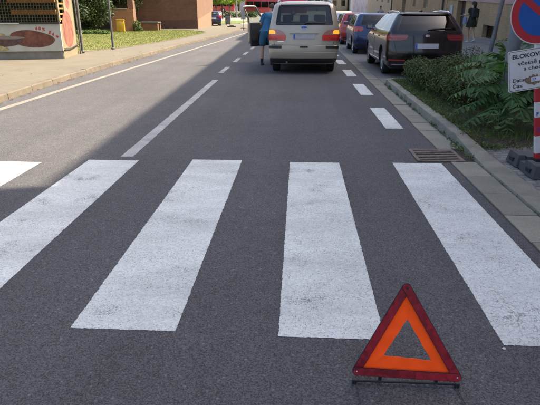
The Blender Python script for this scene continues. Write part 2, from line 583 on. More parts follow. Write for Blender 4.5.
gutter = MB().box(1.6, 1.875, -6, 60, -0.05, 0.0015).build('gutter', M_soil)
tag(gutter, kind='structure')
tile_me = MB().bbox(0, 0.258, 0, 0.492, -0.03, 0.0, 0.006).mesh('gutter_tile')
tile_me.materials.append(M_gutter)
rg = random.Random(3)
y = -1.24
while y < 16:
    if not (5.0 < y < 5.7):
        o = link('gutter_tile', tile_me, None, gutter)
        o.location = (1.607 + rg.uniform(-.002, .002), y, 0.010 + rg.uniform(-.002, .003))
        o.rotation_euler = (rg.uniform(-.004, .004), rg.uniform(-.008, .008), rg.uniform(-.004, .004))
    y += 0.5
    if 4.7 < y < 5.2: y = 4.765
    if 5.2 < y < 5.76: y = 5.79
MB().box(1.607, 1.865, y, 60, 0.0, 0.010).build('gutter_run', M_gutter, gutter)

gr = empty('drain_grate', (1.515, 5.515, 0.0), 0, 'rusty iron drain grate in the gutter beside the crosswalk', 'drain grate')
MB().box(-.22, .22, -.22, .22, 0.002, 0.0055).build('pit_shade', mat('grate_pit_shade', (0.006, 0.005, 0.005), 0.95, var=0), gr)  # flat black plate stands in for the shaded depth below the bars
fr = MB()
for a in ((-.25, .25, -.25, -.215), (-.25, .25, .215, .25), (-.25, -.212, -.215, .215), (.212, .25, -.215, .215)):
    fr.bbox(a[0], a[1], a[2], a[3], 0.001, 0.016, 0.003)
fr.build('frame', M_iron, gr)
for i in range(6):
    yy = -0.178 + i * 0.071
    MB().bbox(-.213, .213, yy - .017, yy + .017, 0.004, 0.018 + 0.002 * (i % 2), 0.003).build('grate_bar', M_iron, gr)

def kerb_stone(x0, x1, y0, y1, hA, hB, wA=None, wB=None, slope=0.004, m=M_kerb, parent=None, face=0.02, name='kerb_stone'):
    """upright kerb stone running along y; hA, hB top heights at both ends"""
    g_ = 0.004
    n = 6
    vs, fs = [], []
    for i in range(n + 1):
        t = i / n
        yy = y0 + g_ + (y1 - y0 - 2 * g_) * t
        h = hA + (hB - hA) * t
        w = (wA or (x1 - x0)) * (1 - t) + (wB or (x1 - x0)) * t
        c = min(0.018, h * 0.4)
        e = 0.004 if i in (0, n) else 0
        sec = [(x0 + e, -0.1), (x0 + e, h - c), (x0 + c * 0.35 + e, h - c * 0.3), (x0 + c + e, h - e), (x0 + w - 0.01, h + slope - e), (x0 + w, h + slope - 0.012), (x0 + w, -0.1)]
        sec = [(a + rg.uniform(-.0012, .0012), b + rg.uniform(-.0012, .0012)) for a, b in sec]
        vs += [(a, yy, b) for a, b in sec]
    k = 7
    for i in range(n):
        for j in range(k - 1):
            a = i * k + j
            fs.append((a, a + k, a + k + 1, a + 1))
    fs.append(tuple(range(k)))
    fs.append(tuple(n * k + j for j in reversed(range(k))))
    return MB().add(vs, fs).build(name, m, parent, 35)

kerb = MB().box(1.885, 2.0, -6, 11.4, -0.1, 0.012).build('kerb', M_soil)
tag(kerb, kind='structure')
for yy in [-1.8, -.8, .2, 1.2, 2.2, 3.2, 4.2]:
    kerb_stone(1.873, 2.075, yy, yy + 1, 0.032, 0.034, slope=0.012, parent=kerb)
kerb_stone(1.873, 2.075, 5.2, 6.2, 0.034, 0.125, 0.2, 0.14, parent=kerb)
for yy in [6.2, 7.2, 8.2, 9.2, 10.2]:
    kerb_stone(1.873, 2.01, yy, yy + 1, 0.125 + rg.uniform(-.005, .005), 0.125 + rg.uniform(-.005, .005), parent=kerb)
# rounded corner stone and the end kerb of the planting bed
cs = MB()
arc = [(2.11 + 0.237 * math.cos(a), 11.3 + 0.237 * math.sin(a)) for a in [math.pi - i * math.pi / 2 / 6 for i in range(7)]]
arc2 = [(2.11 + 0.1 * math.cos(a), 11.3 + 0.1 * math.sin(a)) for a in [math.pi / 2 + i * math.pi / 2 / 6 for i in range(7)]]
cs.poly([(1.873, 11.21), (2.01, 11.21)][::1] and ([(2.01, 11.21), (2.01, 11.3)] + arc2[::-1][1:] + [(2.11, 11.537)] + arc[::-1][1:] + [(1.873, 11.21)]), 0.123)
cs.build('kerb_stone', M_kerb, kerb)
for xx in (2.12, 3.12):
    MB().bbox(xx, xx + .99, 11.4, 11.537, -0.1, 0.124, 0.012).build('kerb_stone', M_kerb, kerb)

# parking bay and far kerb of it
bay = MB().box(1.876, 4.25, 11.545, 62, -0.05, 0.004).build('parking_bay', M_bay)
tag(bay, kind='structure')
for i in range(25):
    MB().bbox(4.252, 4.38, 11.55 + i * 2, 11.54 + i * 2 + 1.99, -0.1, 0.127, 0.012).build('kerb_stone', M_kerb, kerb)

# right pavement, climbing gently to the houses
swz = lambda x: 0.036 + (x - 2.07) * 0.04
M_sett = rnd_mat('grey_setts', (0.15, 0.145, 0.138), 0.2, (0.1, 0.095, 0.085))
M_swalk = brick_mat('pavement_slabs', (0.2, 0.192, 0.178), (0.165, 0.16, 0.15), (0.1, 0.095, 0.088), 'XY', 0.3, 0.3, 0.01, 0.12)
sw = MB()
sw.add([(2.06, -8, swz(2.06) - .009), (9.2, -8, swz(9.2) - .009), (9.2, 5.8, swz(9.2) - .009), (2.06, 5.8, swz(2.06) - .009)], [(0, 1, 2, 3)])
sw.add([(4.37, 5.8, swz(4.37)), (9.2, 5.8, swz(9.2)), (9.2, 70, swz(9.2)), (4.37, 70, swz(4.37))], [(0, 1, 2, 3)])
pav = sw.build('pavement', M_swalk)
tag(pav, kind='structure')
setts = MB()
rs = random.Random(11)
iy = 0
yy = 1.9
while yy < 5.72:
    xx = 2.085 + (iy % 2) * 0.02
    while xx < 4.6:
        w = rs.uniform(.078, .098)
        z = swz(xx) + rs.uniform(-.0025, .0025)
        d = 0.083
        c = 0.009
        jx = [rs.uniform(-.005, .005) for _ in range(8)]
        x0, x1, y0, y1 = xx + .004, xx + w - .004, yy + .004, yy + d - .003
        P = [(x0 + jx[0], y0 + jx[1], z - .03), (x1 + jx[2], y0 + jx[3], z - .03), (x1 + jx[4], y1 + jx[5], z - .03), (x0 + jx[6], y1 + jx[7], z - .03)]
        T = [(P[0][0] + c, P[0][1] + c, z), (P[1][0] - c, P[1][1] + c, z), (P[2][0] - c, P[2][1] - c, z), (P[3][0] + c, P[3][1] - c, z)]
        Q = [(a, b, z - .008) for a, b, _ in P]
        setts.add(P + Q + T, [(0, 1, 5, 4), (1, 2, 6, 5), (2, 3, 7, 6), (3, 0, 4, 7), (4, 5, 9, 8), (5, 6, 10, 9), (6, 7, 11, 10), (7, 4, 8, 11), (8, 9, 10, 11)])
        xx += w
    iy += 1
    yy += 0.086
M_settm = mat('sett_stone', (0.165, 0.16, 0.142), 0.9, var=0.18, vs_=8, island=0.2, bmp=0.4, bs=90, bd=0.004)
so = setts.build('setts', M_settm, pav)
so['kind'] = 'stuff'

# planting bed
bedm = MB()
nx, ny = 24, 60
rb = random.Random(5)
vs, fs = [], []
for j in range(ny + 1):
    for i in range(nx + 1):
        x = 2.0 + 2.36 * i / nx; y = 5.74 + 5.68 * j / ny
        edge = min(i, nx - i, 3) / 3.0
        z = 0.085 + 0.05 * edge + rb.uniform(-.012, .012)
        if y < 6.3: z = min(z, 0.04 + (y - 5.74) * 0.12 + rb.uniform(0, .01))
        vs.append((x, y, z))
for j in range(ny):
    for i in range(nx):
        a = j * (nx + 1) + i
        fs.append((a, a + 1, a + nx + 2, a + nx + 1))
bed = bedm.add(vs, fs).build('planting_bed', M_soil, None, 60)
tag(bed, kind='structure')

# ---- left pavement, kerb, lawn
M_pavers = brick_mat('pale_pavers', (0.142, 0.126, 0.09), (0.124, 0.11, 0.078), (0.092, 0.08, 0.058), 'XY', 0.2, 0.1, 0.008, 0.1)
lpv = strip('footpath', lambda y: -40, lambda y: kl(y) - 0.13, ys, 0.118, M_pavers)
kerbl = strip('far_kerb', lambda y: kl(y) - 0.125, lambda y: kl(y) - 0.02, ys, 0.06, M_soil)
y = -3.0
while y < 63:
    L_ = 1.0 if y < 36 else 4.0
    xa, xb = kl(y), kl(y + L_)
    o = MB()
    h = 0.122 + rg.uniform(-.006, .006)
    P = []
    for yy, xc in ((y + .006, xa), (y + L_ - .006, xb)):
        P += [(xc, yy, -.05), (xc - .012, yy, h - .018), (xc - .03, yy, h), (xc - .135, yy, h), (xc - .135, yy, -.05)]
    o.add(P, [(0, 5, 6, 1), (1, 6, 7, 2), (2, 7, 8, 3), (3, 8, 9, 4), (4, 3, 2, 1, 0), (5, 6, 7, 8, 9)])
    # winding outward
    ob = o.build('kerb_stone', M_kerbl, kerbl)
    y += L_

M_lawn = mat('lawn_soil', (0.13, 0.13, 0.028), 0.95, var=0.3, vs_=0.9, dirt=((0.16, 0.13, 0.045), 2.5, 0.6))
LAWN = [(-8.0, 18.55), (-7.3, 20.3), (-7.02, 22), (-6.8, 24), (-6.45, 30), (-6.5, 35.5), (-6.75, 38.2), (-7.6, 40.6), (-9.2, 42.2), (-12, 43.2), (-36, 43.2), (-36, 18.0), (-12.6, 16.9)]
lawn = MB().add([(x, y, 0.13) for x, y in LAWN], [tuple(range(len(LAWN)))]).build('lawn', M_lawn)
tag(lawn, kind='structure')
def inpoly(x, y, P):
    c = False
    for (xa, ya), (xb, yb) in zip(P, P[1:] + P[:1]):
        if (ya > y) != (yb > y) and x < (xb - xa) * (y - ya) / (yb - ya) + xa:
            c = not c
    return c
ri = random.Random(21)
def grass(name, n, region, poly, hmin, hmax, w, z, c, parent=None):
    v, f = [], []
    k = 0
    while k < n:
        x = ri.uniform(region[0], region[1]); y = ri.uniform(region[2], region[3])
        if not inpoly(x, y, poly): continue
        a = ri.uniform(0, 6.28); h = ri.uniform(hmin, hmax)
        dx, dy = math.cos(a) * w, math.sin(a) * w
        lx, ly = ri.gauss(0, h * .4), ri.gauss(0, h * .4)
        b = len(v)
        v += [(x - dx, y - dy, z), (x + dx, y + dy, z), (x + lx, y + ly, z + h)]
        f.append((b, b + 1, b + 2))
        k += 1
    me = bpy.data.meshes.new(name); me.from_pydata(v, [], f)
    o = link(name, me, c, parent)
    o['kind'] = 'stuff'
    return o
M_grass = leaf_mat('grass_blades', (0.07, 0.112, 0.006), 0.4, 0.3)
gs = grass('grass', 90000, (-20, -6.3, 17, 43), LAWN, 0.02, 0.055, 0.007, 0.125, M_grass)
tag(gs, 'short green lawn grass behind the food kiosk', 'grass')
# pale edging between lawn and footpath
edge = LAWN[0:9]
for (xa, ya), (xb, yb) in zip(edge, edge[1:]):
    d = Vector((xb - xa, yb - ya, 0)); n = Vector((d.y, -d.x, 0)).normalized() * 0.08
    L_ = d.length
    o = MB().add([(xa, ya, 0.1), (xa + n.x, ya + n.y, 0.1), (xb + n.x, yb + n.y, 0.1), (xb, yb, 0.1),
                  (xa, ya, 0.148), (xa + n.x, ya + n.y, 0.148), (xb + n.x, yb + n.y, 0.148), (xb, yb, 0.148)],
                 [(4, 5, 6, 7), (0, 1, 5, 4), (1, 2, 6, 5), (2, 3, 7, 6), (3, 0, 4, 7)]).build('edging_stone', M_kerbl, lawn)

# dead leaves lying in the left gutter and grit
M_dead = leaf_mat('dead_leaf', (0.13, 0.06, 0.025), 0.5, 0.1)
v, f = [], []
for _ in range(240):
    yy = ri.uniform(6, 40)
    xx = kl(yy) + abs(ri.gauss(0.03, 0.08)) + 0.01
    if ri.random() < .12: xx = kl(yy) - ri.uniform(.2, 2.2)
    zz = 0.006 if xx > kl(yy) else 0.122
    s = ri.uniform(.015, .045); a = ri.uniform(0, 6.28)
    b = len(v)
    for q in range(4):
        aa = a + q * math.pi / 2
        rr = s if q % 2 == 0 else s * .5
        v.append((xx + rr * math.cos(aa), yy + rr * math.sin(aa), zz + ri.uniform(0, .02)))
    f.append((b, b + 1, b + 2, b + 3))
me = bpy.data.meshes.new('leaf_litter'); me.from_pydata(v, [], f)
tag(link('leaf_litter', me, M_dead), 'brown dead leaves scattered along the left kerb', 'leaves', kind='stuff')
pebble = MB().lathe([(0.001, 0.0), (.006, .001), (.009, .003), (.006, .006), (.001, .007)], 8, Matrix.Translation((0.985, 2.055, 0.001)))
tag(pebble.build('pebble', mat('pale_pebble', (.6, .58, .55), .8), None, 60), 'small pale stone beside the right crosswalk stripe', 'stone')
# ================================================================== warning triangle
def P3(px, py, Y):
    x, z = pxz(px, py, Y)
    return Vector((x, Y, z))

def make_reflector():
    m, nt, b = new_mat('red_prismatic_reflector')
    co = objco(nt)
    v = voro(nt, co, 38)
    bw = nt.nodes.new('ShaderNodeSeparateColor'); nt.links.new(v.outputs['Color'], bw.inputs[0])
    c = mixc(nt, ramp(nt, bw.outputs[0], 0.0, 1.0), (0.2, 0.01, 0.02), (0.42, 0.018, 0.032))
    n = noise(nt, co, 7, 3)
    c = mixc(nt, 1.0, c, ramp(nt, n, 0.3, 0.7, 0.72, 1.35), 'MULTIPLY')
    setc(nt, b.inputs['Base Color'], c)
    b.inputs['Roughness'].default_value = 0.22
    b.inputs['Coat Weight'].default_value = 0.8
    f = voro(nt, co, 420)
    bump(nt, b, f.outputs['Distance'], 0.25, 0.001)
    return m
M_refl = make_reflector()
def make_orange():
    # fluorescent cloth: re-emits shorter wavelengths as orange, so its red reflectance exceeds 1
    m, nt, b = new_mat('fluorescent_orange_fabric')
    d = nt.nodes.new('ShaderNodeBsdfDiffuse')
    n = noise(nt, objco(nt), 14, 3)
    setc(nt, d.inputs[0], mixc(nt, ramp(nt, n, .3, .7), (1.45, 0.135, 0.02), (1.65, 0.16, 0.026)))
    nt.links.new(d.outputs[0], nt.nodes['Material Output'].inputs[0])
    return m
M_orange = make_orange()

BL, BR, AP = P3(356.5, 370.0, 1.785), P3(456.5, 376.5, 1.785), P3(406.5, 287.0, 1.86)
ex = (BR - BL).normalized()
en = ex.cross(AP - BL).normalized()          # points away from / toward the camera
if en.y > 0: en = -en
ev = en.cross(ex)
o_ = (BL + BR) / 2
base_pt = Vector((o_.x, 1.785, 0.0))
tri = empty('warning_triangle', base_pt, 0, 'red and orange warning triangle standing on the road in the foreground', 'warning triangle')
TM = Matrix(((ex.x, ev.x, en.x, o_.x - base_pt.x), (ex.y, ev.y, en.y, o_.y - base_pt.y), (ex.z, ev.z, en.z, o_.z - base_pt.z), (0, 0, 0, 1)))
def t2(p):
    d = p - o_
    return Vector((d.dot(ex), d.dot(ev)))
bl, br, ap = t2(BL), t2(BR), t2(AP)
def capsule(a, b, r, n=7, ra=None):
    d = (b - a).normalized(); q = Vector((-d.y, d.x))
    pts = []
    a0 = math.atan2(d.y, d.x)
    for i in range(n + 1):
        t = a0 - math.pi / 2 + math.pi * i / n
        pts.append((b.x + r * math.cos(t), b.y + r * math.sin(t)))
    for i in range(n + 1):
        t = a0 + math.pi / 2 + math.pi * i / n
        pts.append((a.x + r * math.cos(t), a.y + r * math.sin(t)))
    return pts
RB = 0.0158
for k, (a, b, lift) in enumerate(((bl, ap, 0.000), (ap, br, 0.0045), (br, bl, 0.009))):
    M_ = TM @ Matrix.Translation((0, 0, lift))
    bk = MB().poly(capsule(a, b, RB + 0.0022), 0.0034, M_).build('reflector_arm', M_black, tri)
    MB().poly(capsule(a, b, RB), 0.0012, M_ @ Matrix.Translation((0, 0, 0.0036))).build('reflector_strip', M_refl, bk)
for p, c_ in ((bl, M_chrome), (br, M_chrome), (ap, M_black)):
    MB().lathe([(0.0001, .0035), (.003, .003), (.0045, .0015), (.0046, 0.0)][::-1], 12, TM @ Matrix.Translation((p.x, p.y, 0.0142))).build('rivet', c_, tri)
# fabric panel with an uneven hole
cen = (bl + br + ap) / 3
rt_ = random.Random(2)
outer, inner = [], []
inn = [t2(P3(407.5, 319, 1.835)), t2(P3(383.5, 355.5, 1.80)), t2(P3(431.5, 361, 1.797))]
def tri_pts(A, B, C, n):
    out = []
    for p, q in ((A, B), (B, C), (C, A)):
        for i in range(n):
            out.append(p + (q - p) * (i / n))
    return out
oo = tri_pts(ap + (cen - ap) * 0.06, bl + (cen - bl) * 0.06, br + (cen - br) * 0.06, 16)
wob = [0.0, .002, .0035, .002, 0, -.0015, -.002, 0, .002, .001, -.001, -.002, -.001, .001, .001, 0]
ii = tri_pts(*inn, 16)
fab = MB()
vv = []
for k in range(48):
    d = (ii[k] - cen).normalized() * (wob[k % 16] * .7 + rt_.uniform(-.0003, .0003))
    a = oo[k]; b = ii[k] + d
    zz = 0.0015 * math.sin(k * 0.9) + rt_.uniform(-.0005, .0005)
    for z in (0.0, -0.0012):
        vv += [TM @ Vector((a.x, a.y, -0.0022 + z)), TM @ Vector(((a.x + b.x) / 2, (a.y + b.y) / 2, -0.003 + zz * .6 + z)), TM @ Vector((b.x, b.y, -0.0025 + zz + z))]
ff = []
for k in range(48):
    i0, i1 = 6 * k, 6 * ((k + 1) % 48)
    ff += [(i0, i0 + 1, i1 + 1, i1), (i0 + 1, i0 + 2, i1 + 2, i1 + 1), (i0 + 4, i0 + 3, i1 + 3, i1 + 4), (i0 + 5, i0 + 4, i1 + 4, i1 + 5), (i0 + 2, i0 + 5, i1 + 5, i1 + 2)]
fab.add(vv, ff).build('fabric_panel', M_orange, tri, 60)
# black stand with wire legs
L0, L1 = Vector((-.214, -.004, .015)), Vector((.213, -.004, .015))
st = MB().tube([L0, (L0 + L1) / 2 + Vector((0, 0, .001)), L1], 0.0058, 10).build('stand_bar', M_black, tri, 50)
for s_, e in ((-1, L0), (1, L1)):
    MB().bbox(e.x - .01, e.x + .01, e.y - .01, e.y + .01, 0.001, 0.024, 0.004).build('foot_joint', M_black, tri)
    MB().tube([e + Vector((s_ * -.006, -.008, -.004)), e + Vector((s_ * -.002 + .012, -.19, -.008)), e + Vector((s_ * .0 + .016, -.225, -.008))], 0.0016, 6).build('leg', M_black, tri)
    MB().tube([e + Vector((s_ * -.006, .008, -.004)), e + Vector((s_ * -.04, .19, -.008)), e + Vector((s_ * -.045, .225, -.008))], 0.0016, 6).build('leg', M_black, tri)
for f_ in (.25, .8):
    p = L0.lerp(L1, f_)
    MB().bbox(p.x - .007, p.x + .007, p.y + .001, p.y + .012, 0.008, max(0.02, (o_.z - .008)), 0.0015).build('clip', M_black, tri)

# ================================================================== street-cleaning sign
sgx, sgy, sgz = 2.345, 4.9, 0.058
sign = empty('no_parking_sign', (sgx, sgy, sgz), 0, 'round blue no parking sign with white notice board leaning on striped post', 'road sign')
LEAN = Matrix.Rotation(R(-9.7), 4, 'Y')
def smat(x, y, z):
    return LEAN @ Matrix.Translation((x, y, z)) @ Matrix.Rotation(R(90), 4, 'X')
M_sred = mat('sign_red', (0.43, 0.022, 0.03), 0.4, var=0.08, vs_=6)
M_sblue = mat('sign_blue', (0.008, 0.085, 0.34), 0.4, var=0.1, vs_=8)
M_swhite = mat('sign_white', (0.62, 0.61, 0.59), 0.45, var=0.06, vs_=9, dirt=((0.4, 0.37, 0.33), 12, 0.35))
M_ink = mat('ink_black', (0.025, 0.025, 0.03), 0.6, var=0)
M_inkb = mat('ink_blue', (0.03, 0.05, 0.35), 0.6, var=0)
M_bronze = mat('tape_residue', (0.2, 0.14, 0.085), 0.9, var=0.45, vs_=60)
# post in red and white bands
band = [(0.02, .10, M_swhite), (.10, .30, M_sred), (.30, .515, M_swhite), (.515, .62, M_sred), (.62, .70, M_sred), (.70, 1.0, M_swhite), (1.0, 1.3, M_sred), (1.3, 1.68, M_swhite)]
bz = [0.02]
for py in (135.5, 117, 101.5, 93.5):
    _, z = pxz(535, py, 4.9)
    bz.append((z - sgz) / math.cos(R(9.7)))
segs = [(0.02, bz[1], M_swhite), (bz[1], bz[2], M_sred), (bz[2], bz[3], M_swhite), (bz[3], bz[3] + .25, M_sred), (bz[3] + .25, 1.68, M_swhite)]
segs = [(0.02, bz[1] - .17, M_sred), (bz[1] - .17, bz[1], M_swhite)] + segs[1:]
for a, b, m in segs:
    MB().bbox(-.04, .04, -.02, .02, a, b - .0005, 0.004, LEAN).build('post_band', m, sign)
text_mesh('F', 0.05, M_inkb, smat(-.033, -.0212, bz[2] + .02), sign, bold=.001)
text_mesh('D', 0.05, M_inkb, smat(-.033, -.0212, bz[1] + .05), sign, bold=.0005)
# disc
zc = (pxz(541, 13, 4.9)[1] - sgz) / math.cos(R(9.7)) + 0.0
def disc(r, n=64):
    return [(r * math.cos(2 * math.pi * k / n), r * math.sin(2 * math.pi * k / n)) for k in range(n)]
RD = 0.262
DM = smat(0, -.024, zc)
plate = MB().poly(disc(RD), 0.004, DM).build('sign_disc', M_steel, sign)
MB().poly(disc(RD - .001), 0.001, DM @ Matrix.Translation((0, 0, .0042))).build('white_rim', M_swhite, plate)
MB().poly(disc(RD - .009), 0.001, DM @ Matrix.Translation((0, 0, .0054))).build('red_ring', M_sred, plate)
MB().poly(disc(RD * .725), 0.001, DM @ Matrix.Translation((0, 0, .0066))).build('blue_field', M_sblue, plate)
w_ = RD * .1; l_ = RD * .735
MB().poly([(-l_, -w_), (l_, -w_), (l_, w_), (-l_, w_)], 0.001, DM @ Matrix.Translation((0, 0, .0078)) @ Matrix.Rotation(R(-45), 4, 'Z')).build('red_bar', M_sred, plate)
# notice board
zt = (pxz(541, 46.5, 4.9)[1] - sgz) / math.cos(R(9.7)); zb = (pxz(541, 87.5, 4.9)[1] - sgz) / math.cos(R(9.7))
BH, BW = zt - zb, 0.285
def rrect(w, h, r, n=5):
    pts = []
    for cx, cy, a0 in ((w - r, h - r, 0), (-w + r, h - r, 90), (-w + r, -h + r, 180), (w - r, -h + r, 270)):
        for i in range(n + 1):
            a = R(a0 + 90 * i / n)
            pts.append((cx + r * math.cos(a), cy + r * math.sin(a)))
    return pts
BM = smat(0, -.024, (zt + zb) / 2)
board = MB().poly(rrect(BW, BH / 2, .018), 0.004, BM).build('notice_board', M_swhite, sign)
MB().poly(rrect(BW - .008, BH / 2 - .008, .014), 0.0006, BM @ Matrix.Translation((0, 0, .0041))).build('black_line', M_ink, board)
MB().poly(rrect(BW - .012, BH / 2 - .012, .012), 0.0006, BM @ Matrix.Translation((0, 0, .0048))).build('white_face', M_swhite, board)
T0 = BM @ Matrix.Translation((0, 0, .0062))
def tl(s, x, y, size, w=None, m=M_ink, bold=.0006):
    return text_mesh(s, size, m, T0 @ Matrix.Translation((x, y, 0)), board, bold=bold, extent=w)
h2 = BH / 2
tl('BLOKOVÉ ČIŠTĚNÍ', -BW + .036, h2 - .072, .052, .50, bold=.0012)
tl('včetně parkovišť', -BW + .085, h2 - .135, .046, .40)
tl('a chodníků', -BW + .135, h2 - .185, .046, .26)
tl('Datum:', -BW + .036, -h2 + .085, .046, .15)
tl('Čas:', -BW + .036, -h2 + .033, .046, .09)
pts = []
rr_ = random.Random(4)
for k in range(40):
    a = 2 * math.pi * k / 40
    pts.append((-.06 + .085 * math.cos(a) * rr_.uniform(.7, 1.1), -h2 + .085 + .05 * math.sin(a) * rr_.uniform(.6, 1.15)))
MB().poly(pts, .0008, T0 @ Matrix.Translation((0, 0, .001))).build('tape_residue', M_bronze, board)
MB().poly([(-.085, -h2 + .07), (.2, -h2 + .07), (.2, -h2 + .11), (-.085, -h2 + .11)], .0008, T0 @ Matrix.Translation((0, 0, .002))).build('date_sticker', mat('sticker_white', (.7, .7, .72), .5, var=.03), board)
text_mesh('17', .036, M_inkb, T0 @ Matrix.Translation((-.078, -h2 + .077, .0034)), board, bold=.0008)
for z in (zc + .1, zc - .12, (zt + zb) / 2):
    MB().bbox(-.05, .05, -.0235, .03, z - .012, z + .012, .002, LEAN).build('clamp', M_steel, sign)
# recycled plastic base
bs = MB()
M_base = mat('recycled_plastic', (0.055, 0.056, 0.058), 0.7, var=0.25, vs_=14, bmp=.4, bs=70, bd=.004)
def frustum(x0, x1, y0, y1, z0, z1, i):
    return [(x0, y0, z0), (x1, y0, z0), (x1, y1, z0), (x0, y1, z0), (x0 + i, y0 + i, z1), (x1 - i, y0 + i, z1), (x1 - i, y1 - i, z1), (x0 + i, y1 - i, z1)]
FF = [(3, 2, 1, 0), (4, 5, 6, 7), (0, 1, 5, 4), (1, 2, 6, 5), (2, 3, 7, 6), (3, 0, 4, 7)]
for (x0, x1, y0, y1, z0, z1, i) in ((-.19, -.09, -.33, -.06, -.012, .105, .022), (-.19, -.09, .06, .33, -.012, .105, .022), (-.17, -.09, -.06, .06, -.012, .06, .008),
                                     (.09, .19, -.33, -.06, -.012, .105, .022), (.09, .19, .06, .33, -.012, .105, .022), (.09, .17, -.06, .06, -.012, .06, .008),
                                     (-.091, .091, -.33, -.08, -.012, .085, .012), (-.091, .091, .08, .33, -.012, .085, .012), (-.091, .091, -.08, .08, -.012, .045, .002)):
    bs.add(frustum(x0, x1, y0, y1, z0, z1, i), FF)
bs.build('base', M_base, sign)
MB().box(-.06, .06, -.05, .05, .0, .1).build('post_socket', M_black, sign)
for sx in (-1, 1):
    for sy in (-.2, .2):
        MB().box(min(sx * .15, sx * .195), max(sx * .15, sx * .195), sy - .045, sy + .045, .02, .06).build('grip_shade_block', M_rubber, sign)  # dark block on the side, coloured like the shade inside a grip hole

# ================================================================== posts
M_post = mat('weathered_grey_post', (.13, .138, .142), .6, .2, var=.2, vs_=9)
lampx, lampy = 2.71, 6.9
lp_ = empty('steel_post', (lampx, lampy, .1), 0, 'thick grey steel post standing in the shrubs behind the notice board', 'post')
MB().tube([(0, 0, -.05), (0, 0, 1.1), (0, 0, 1.12), (0, 0, 3.4)], [.083, .083, .078, .066], 20).build('pole', M_post, lp_, 40)
MB().lathe([(.12, 0), (.12, .02), (.09, .05), (.085, .05)], 20).build('base_collar', M_steel, lp_)
MB().lathe([(.064, 3.4), (.064, 3.43), (.03, 3.46), (.0005, 3.465)], 20).build('cap', M_post, lp_)
x1, z1 = pxz(502.5, 0, 10.0); x0, z0 = pxz(493.5, 37, 10.0)
k_ = (x1 - x0) / (z1 - z0)
bx = x0 - k_ * (z0 - .12)
sp = empty('thin_post', (bx, 10, .1), 0, 'thin grey leaning steel post rising out of the hedge', 'post')
MB().tube([(0, 0, -.03), (k_ * 3, 0, 3.0)], .037, 14).build('pole', M_post, sp, 40)
MB().lathe([(.036, 3.0), (.036, 3.02), (.02, 3.045), (.0005, 3.05)], 14, Matrix.Translation((k_ * 3, 0, 0))).build('cap', M_black, sp)

# ================================================================== planting in the bed
def leaf_quads(centres, normals, sizes, aspect=0.5, rng=None, fold=0.15):
    """numpy: diamond leaves (4 verts, 2 tris folded) at centres"""
    n = len(centres)
    a = rng.normal(size=(n, 3)); a /= np.linalg.norm(a, axis=1)[:, None]
    nr = normals + 0.0
    nr /= np.linalg.norm(nr, axis=1)[:, None]
    u = np.cross(nr, a); u /= (np.linalg.norm(u, axis=1)[:, None] + 1e-9)
    w = np.cross(nr, u)
    s = sizes[:, None]
    p0 = centres - u * s
    p1 = centres + w * s * aspect + nr * s * fold
    p2 = centres + u * s
    p3 = centres - w * s * aspect + nr * s * fold
    V = np.stack([p0, p1, p2, p3], axis=1).reshape(-1, 3)
    idx = np.arange(n) * 4
    F = np.concatenate([np.stack([idx, idx + 1, idx + 2], 1), np.stack([idx, idx + 2, idx + 3], 1)])
    return V, F

def mesh_np(name, V, F):
    me = bpy.data.meshes.new(name)
    me.vertices.add(len(V)); me.vertices.foreach_set('co', V.astype(np.float32).ravel())
    me.loops.add(F.size); me.loops.foreach_set('vertex_index', F.astype(np.int32).ravel())
    me.polygons.add(len(F))
    me.polygons.foreach_set('loop_start', np.arange(0, F.size, F.shape[1], dtype=np.int32))
    me.polygons.foreach_set('loop_total', np.full(len(F), F.shape[1], dtype=np.int32))
    me.update(calc_edges=True)
    me.validate()
    return me

def cloud(blobs, n, size, seed, shell=0.55, up=0.5, aspect=0.5):
    """leaves in a union of ellipsoids [(cx,cy,cz,rx,ry,rz)]"""
    rng = np.random.default_rng(seed)
    B = np.array(blobs, float)
    wgt = (B[:, 3] * B[:, 4] * B[:, 5]) ** (2 / 3)
    pick = rng.choice(len(B), n, p=wgt / wgt.sum())
    d = rng.normal(size=(n, 3)); d /= np.linalg.norm(d, axis=1)[:, None]
    r = np.where(rng.random(n) < shell, rng.uniform(.82, 1.06, n), rng.random(n) ** .5)
    bl = B[pick]
    c = bl[:, :3] + d * r[:, None] * bl[:, 3:]
    nrm = d * .7 + rng.normal(size=(n, 3)) * .6
    nrm[:, 2] += up
    sz = rng.uniform(size[0], size[1], n)
    return leaf_quads(c, nrm, sz, aspect, rng)

M_hedge = leaf_mat('hedge_leaf', (0.066, 0.094, 0.03), 0.5, 0.25, 0.08)
rh = random.Random(9)
blobs = []
for _ in range(95):
    x = rh.uniform(2.45, 4.1); y = rh.uniform(7.75, 11.1)
    top = 0.7 + 0.08 * math.sin(x * 3 + y * 2.1) + rh.uniform(-.06, .08)
    if x < 2.6: top -= 0.07
    rad = rh.uniform(.16, .3)
    z = rh.uniform(.24, top - rad * .62)
    blobs.append((x, y, z, rad, rad, rad * .8))
for _ in range(40):
    y = rh.uniform(7.9, 11.1)
    x = rh.uniform(2.28, 2.48)
    blobs.append((x, y, rh.uniform(.28, .5), .17, .17, .15))
hedge = empty('hedge', (3.1, 9.5, .1), 0, 'low green hedge with brownish tips in the planting bed', 'hedge')
V, F = cloud(blobs, 52000, (.013, .028), 1, 0.6, 0.55)
V = V[:] - np.array([3.1, 9.5, .1])
# keep the leaves off the soil
hf = link('foliage', mesh_np('foliage', V, F), M_hedge, hedge)
M_bark = mat('bark', (0.07, 0.05, 0.035), 0.9, var=.3, vs_=20)
tw = MB()
for _ in range(70):
    x, y = rh.uniform(-.8, .9), rh.uniform(-1.6, 1.6)
    z = rh.uniform(.35, .6)
    tw.tube([(x, y, -.02), (x + rh.uniform(-.08, .08), y + rh.uniform(-.08, .08), z * .5), (x + rh.uniform(-.2, .2), y + rh.uniform(-.2, .2), z)], [.01, .007, .003], 5)
tw.build('twigs', M_bark, hedge)['kind'] = 'stuff'

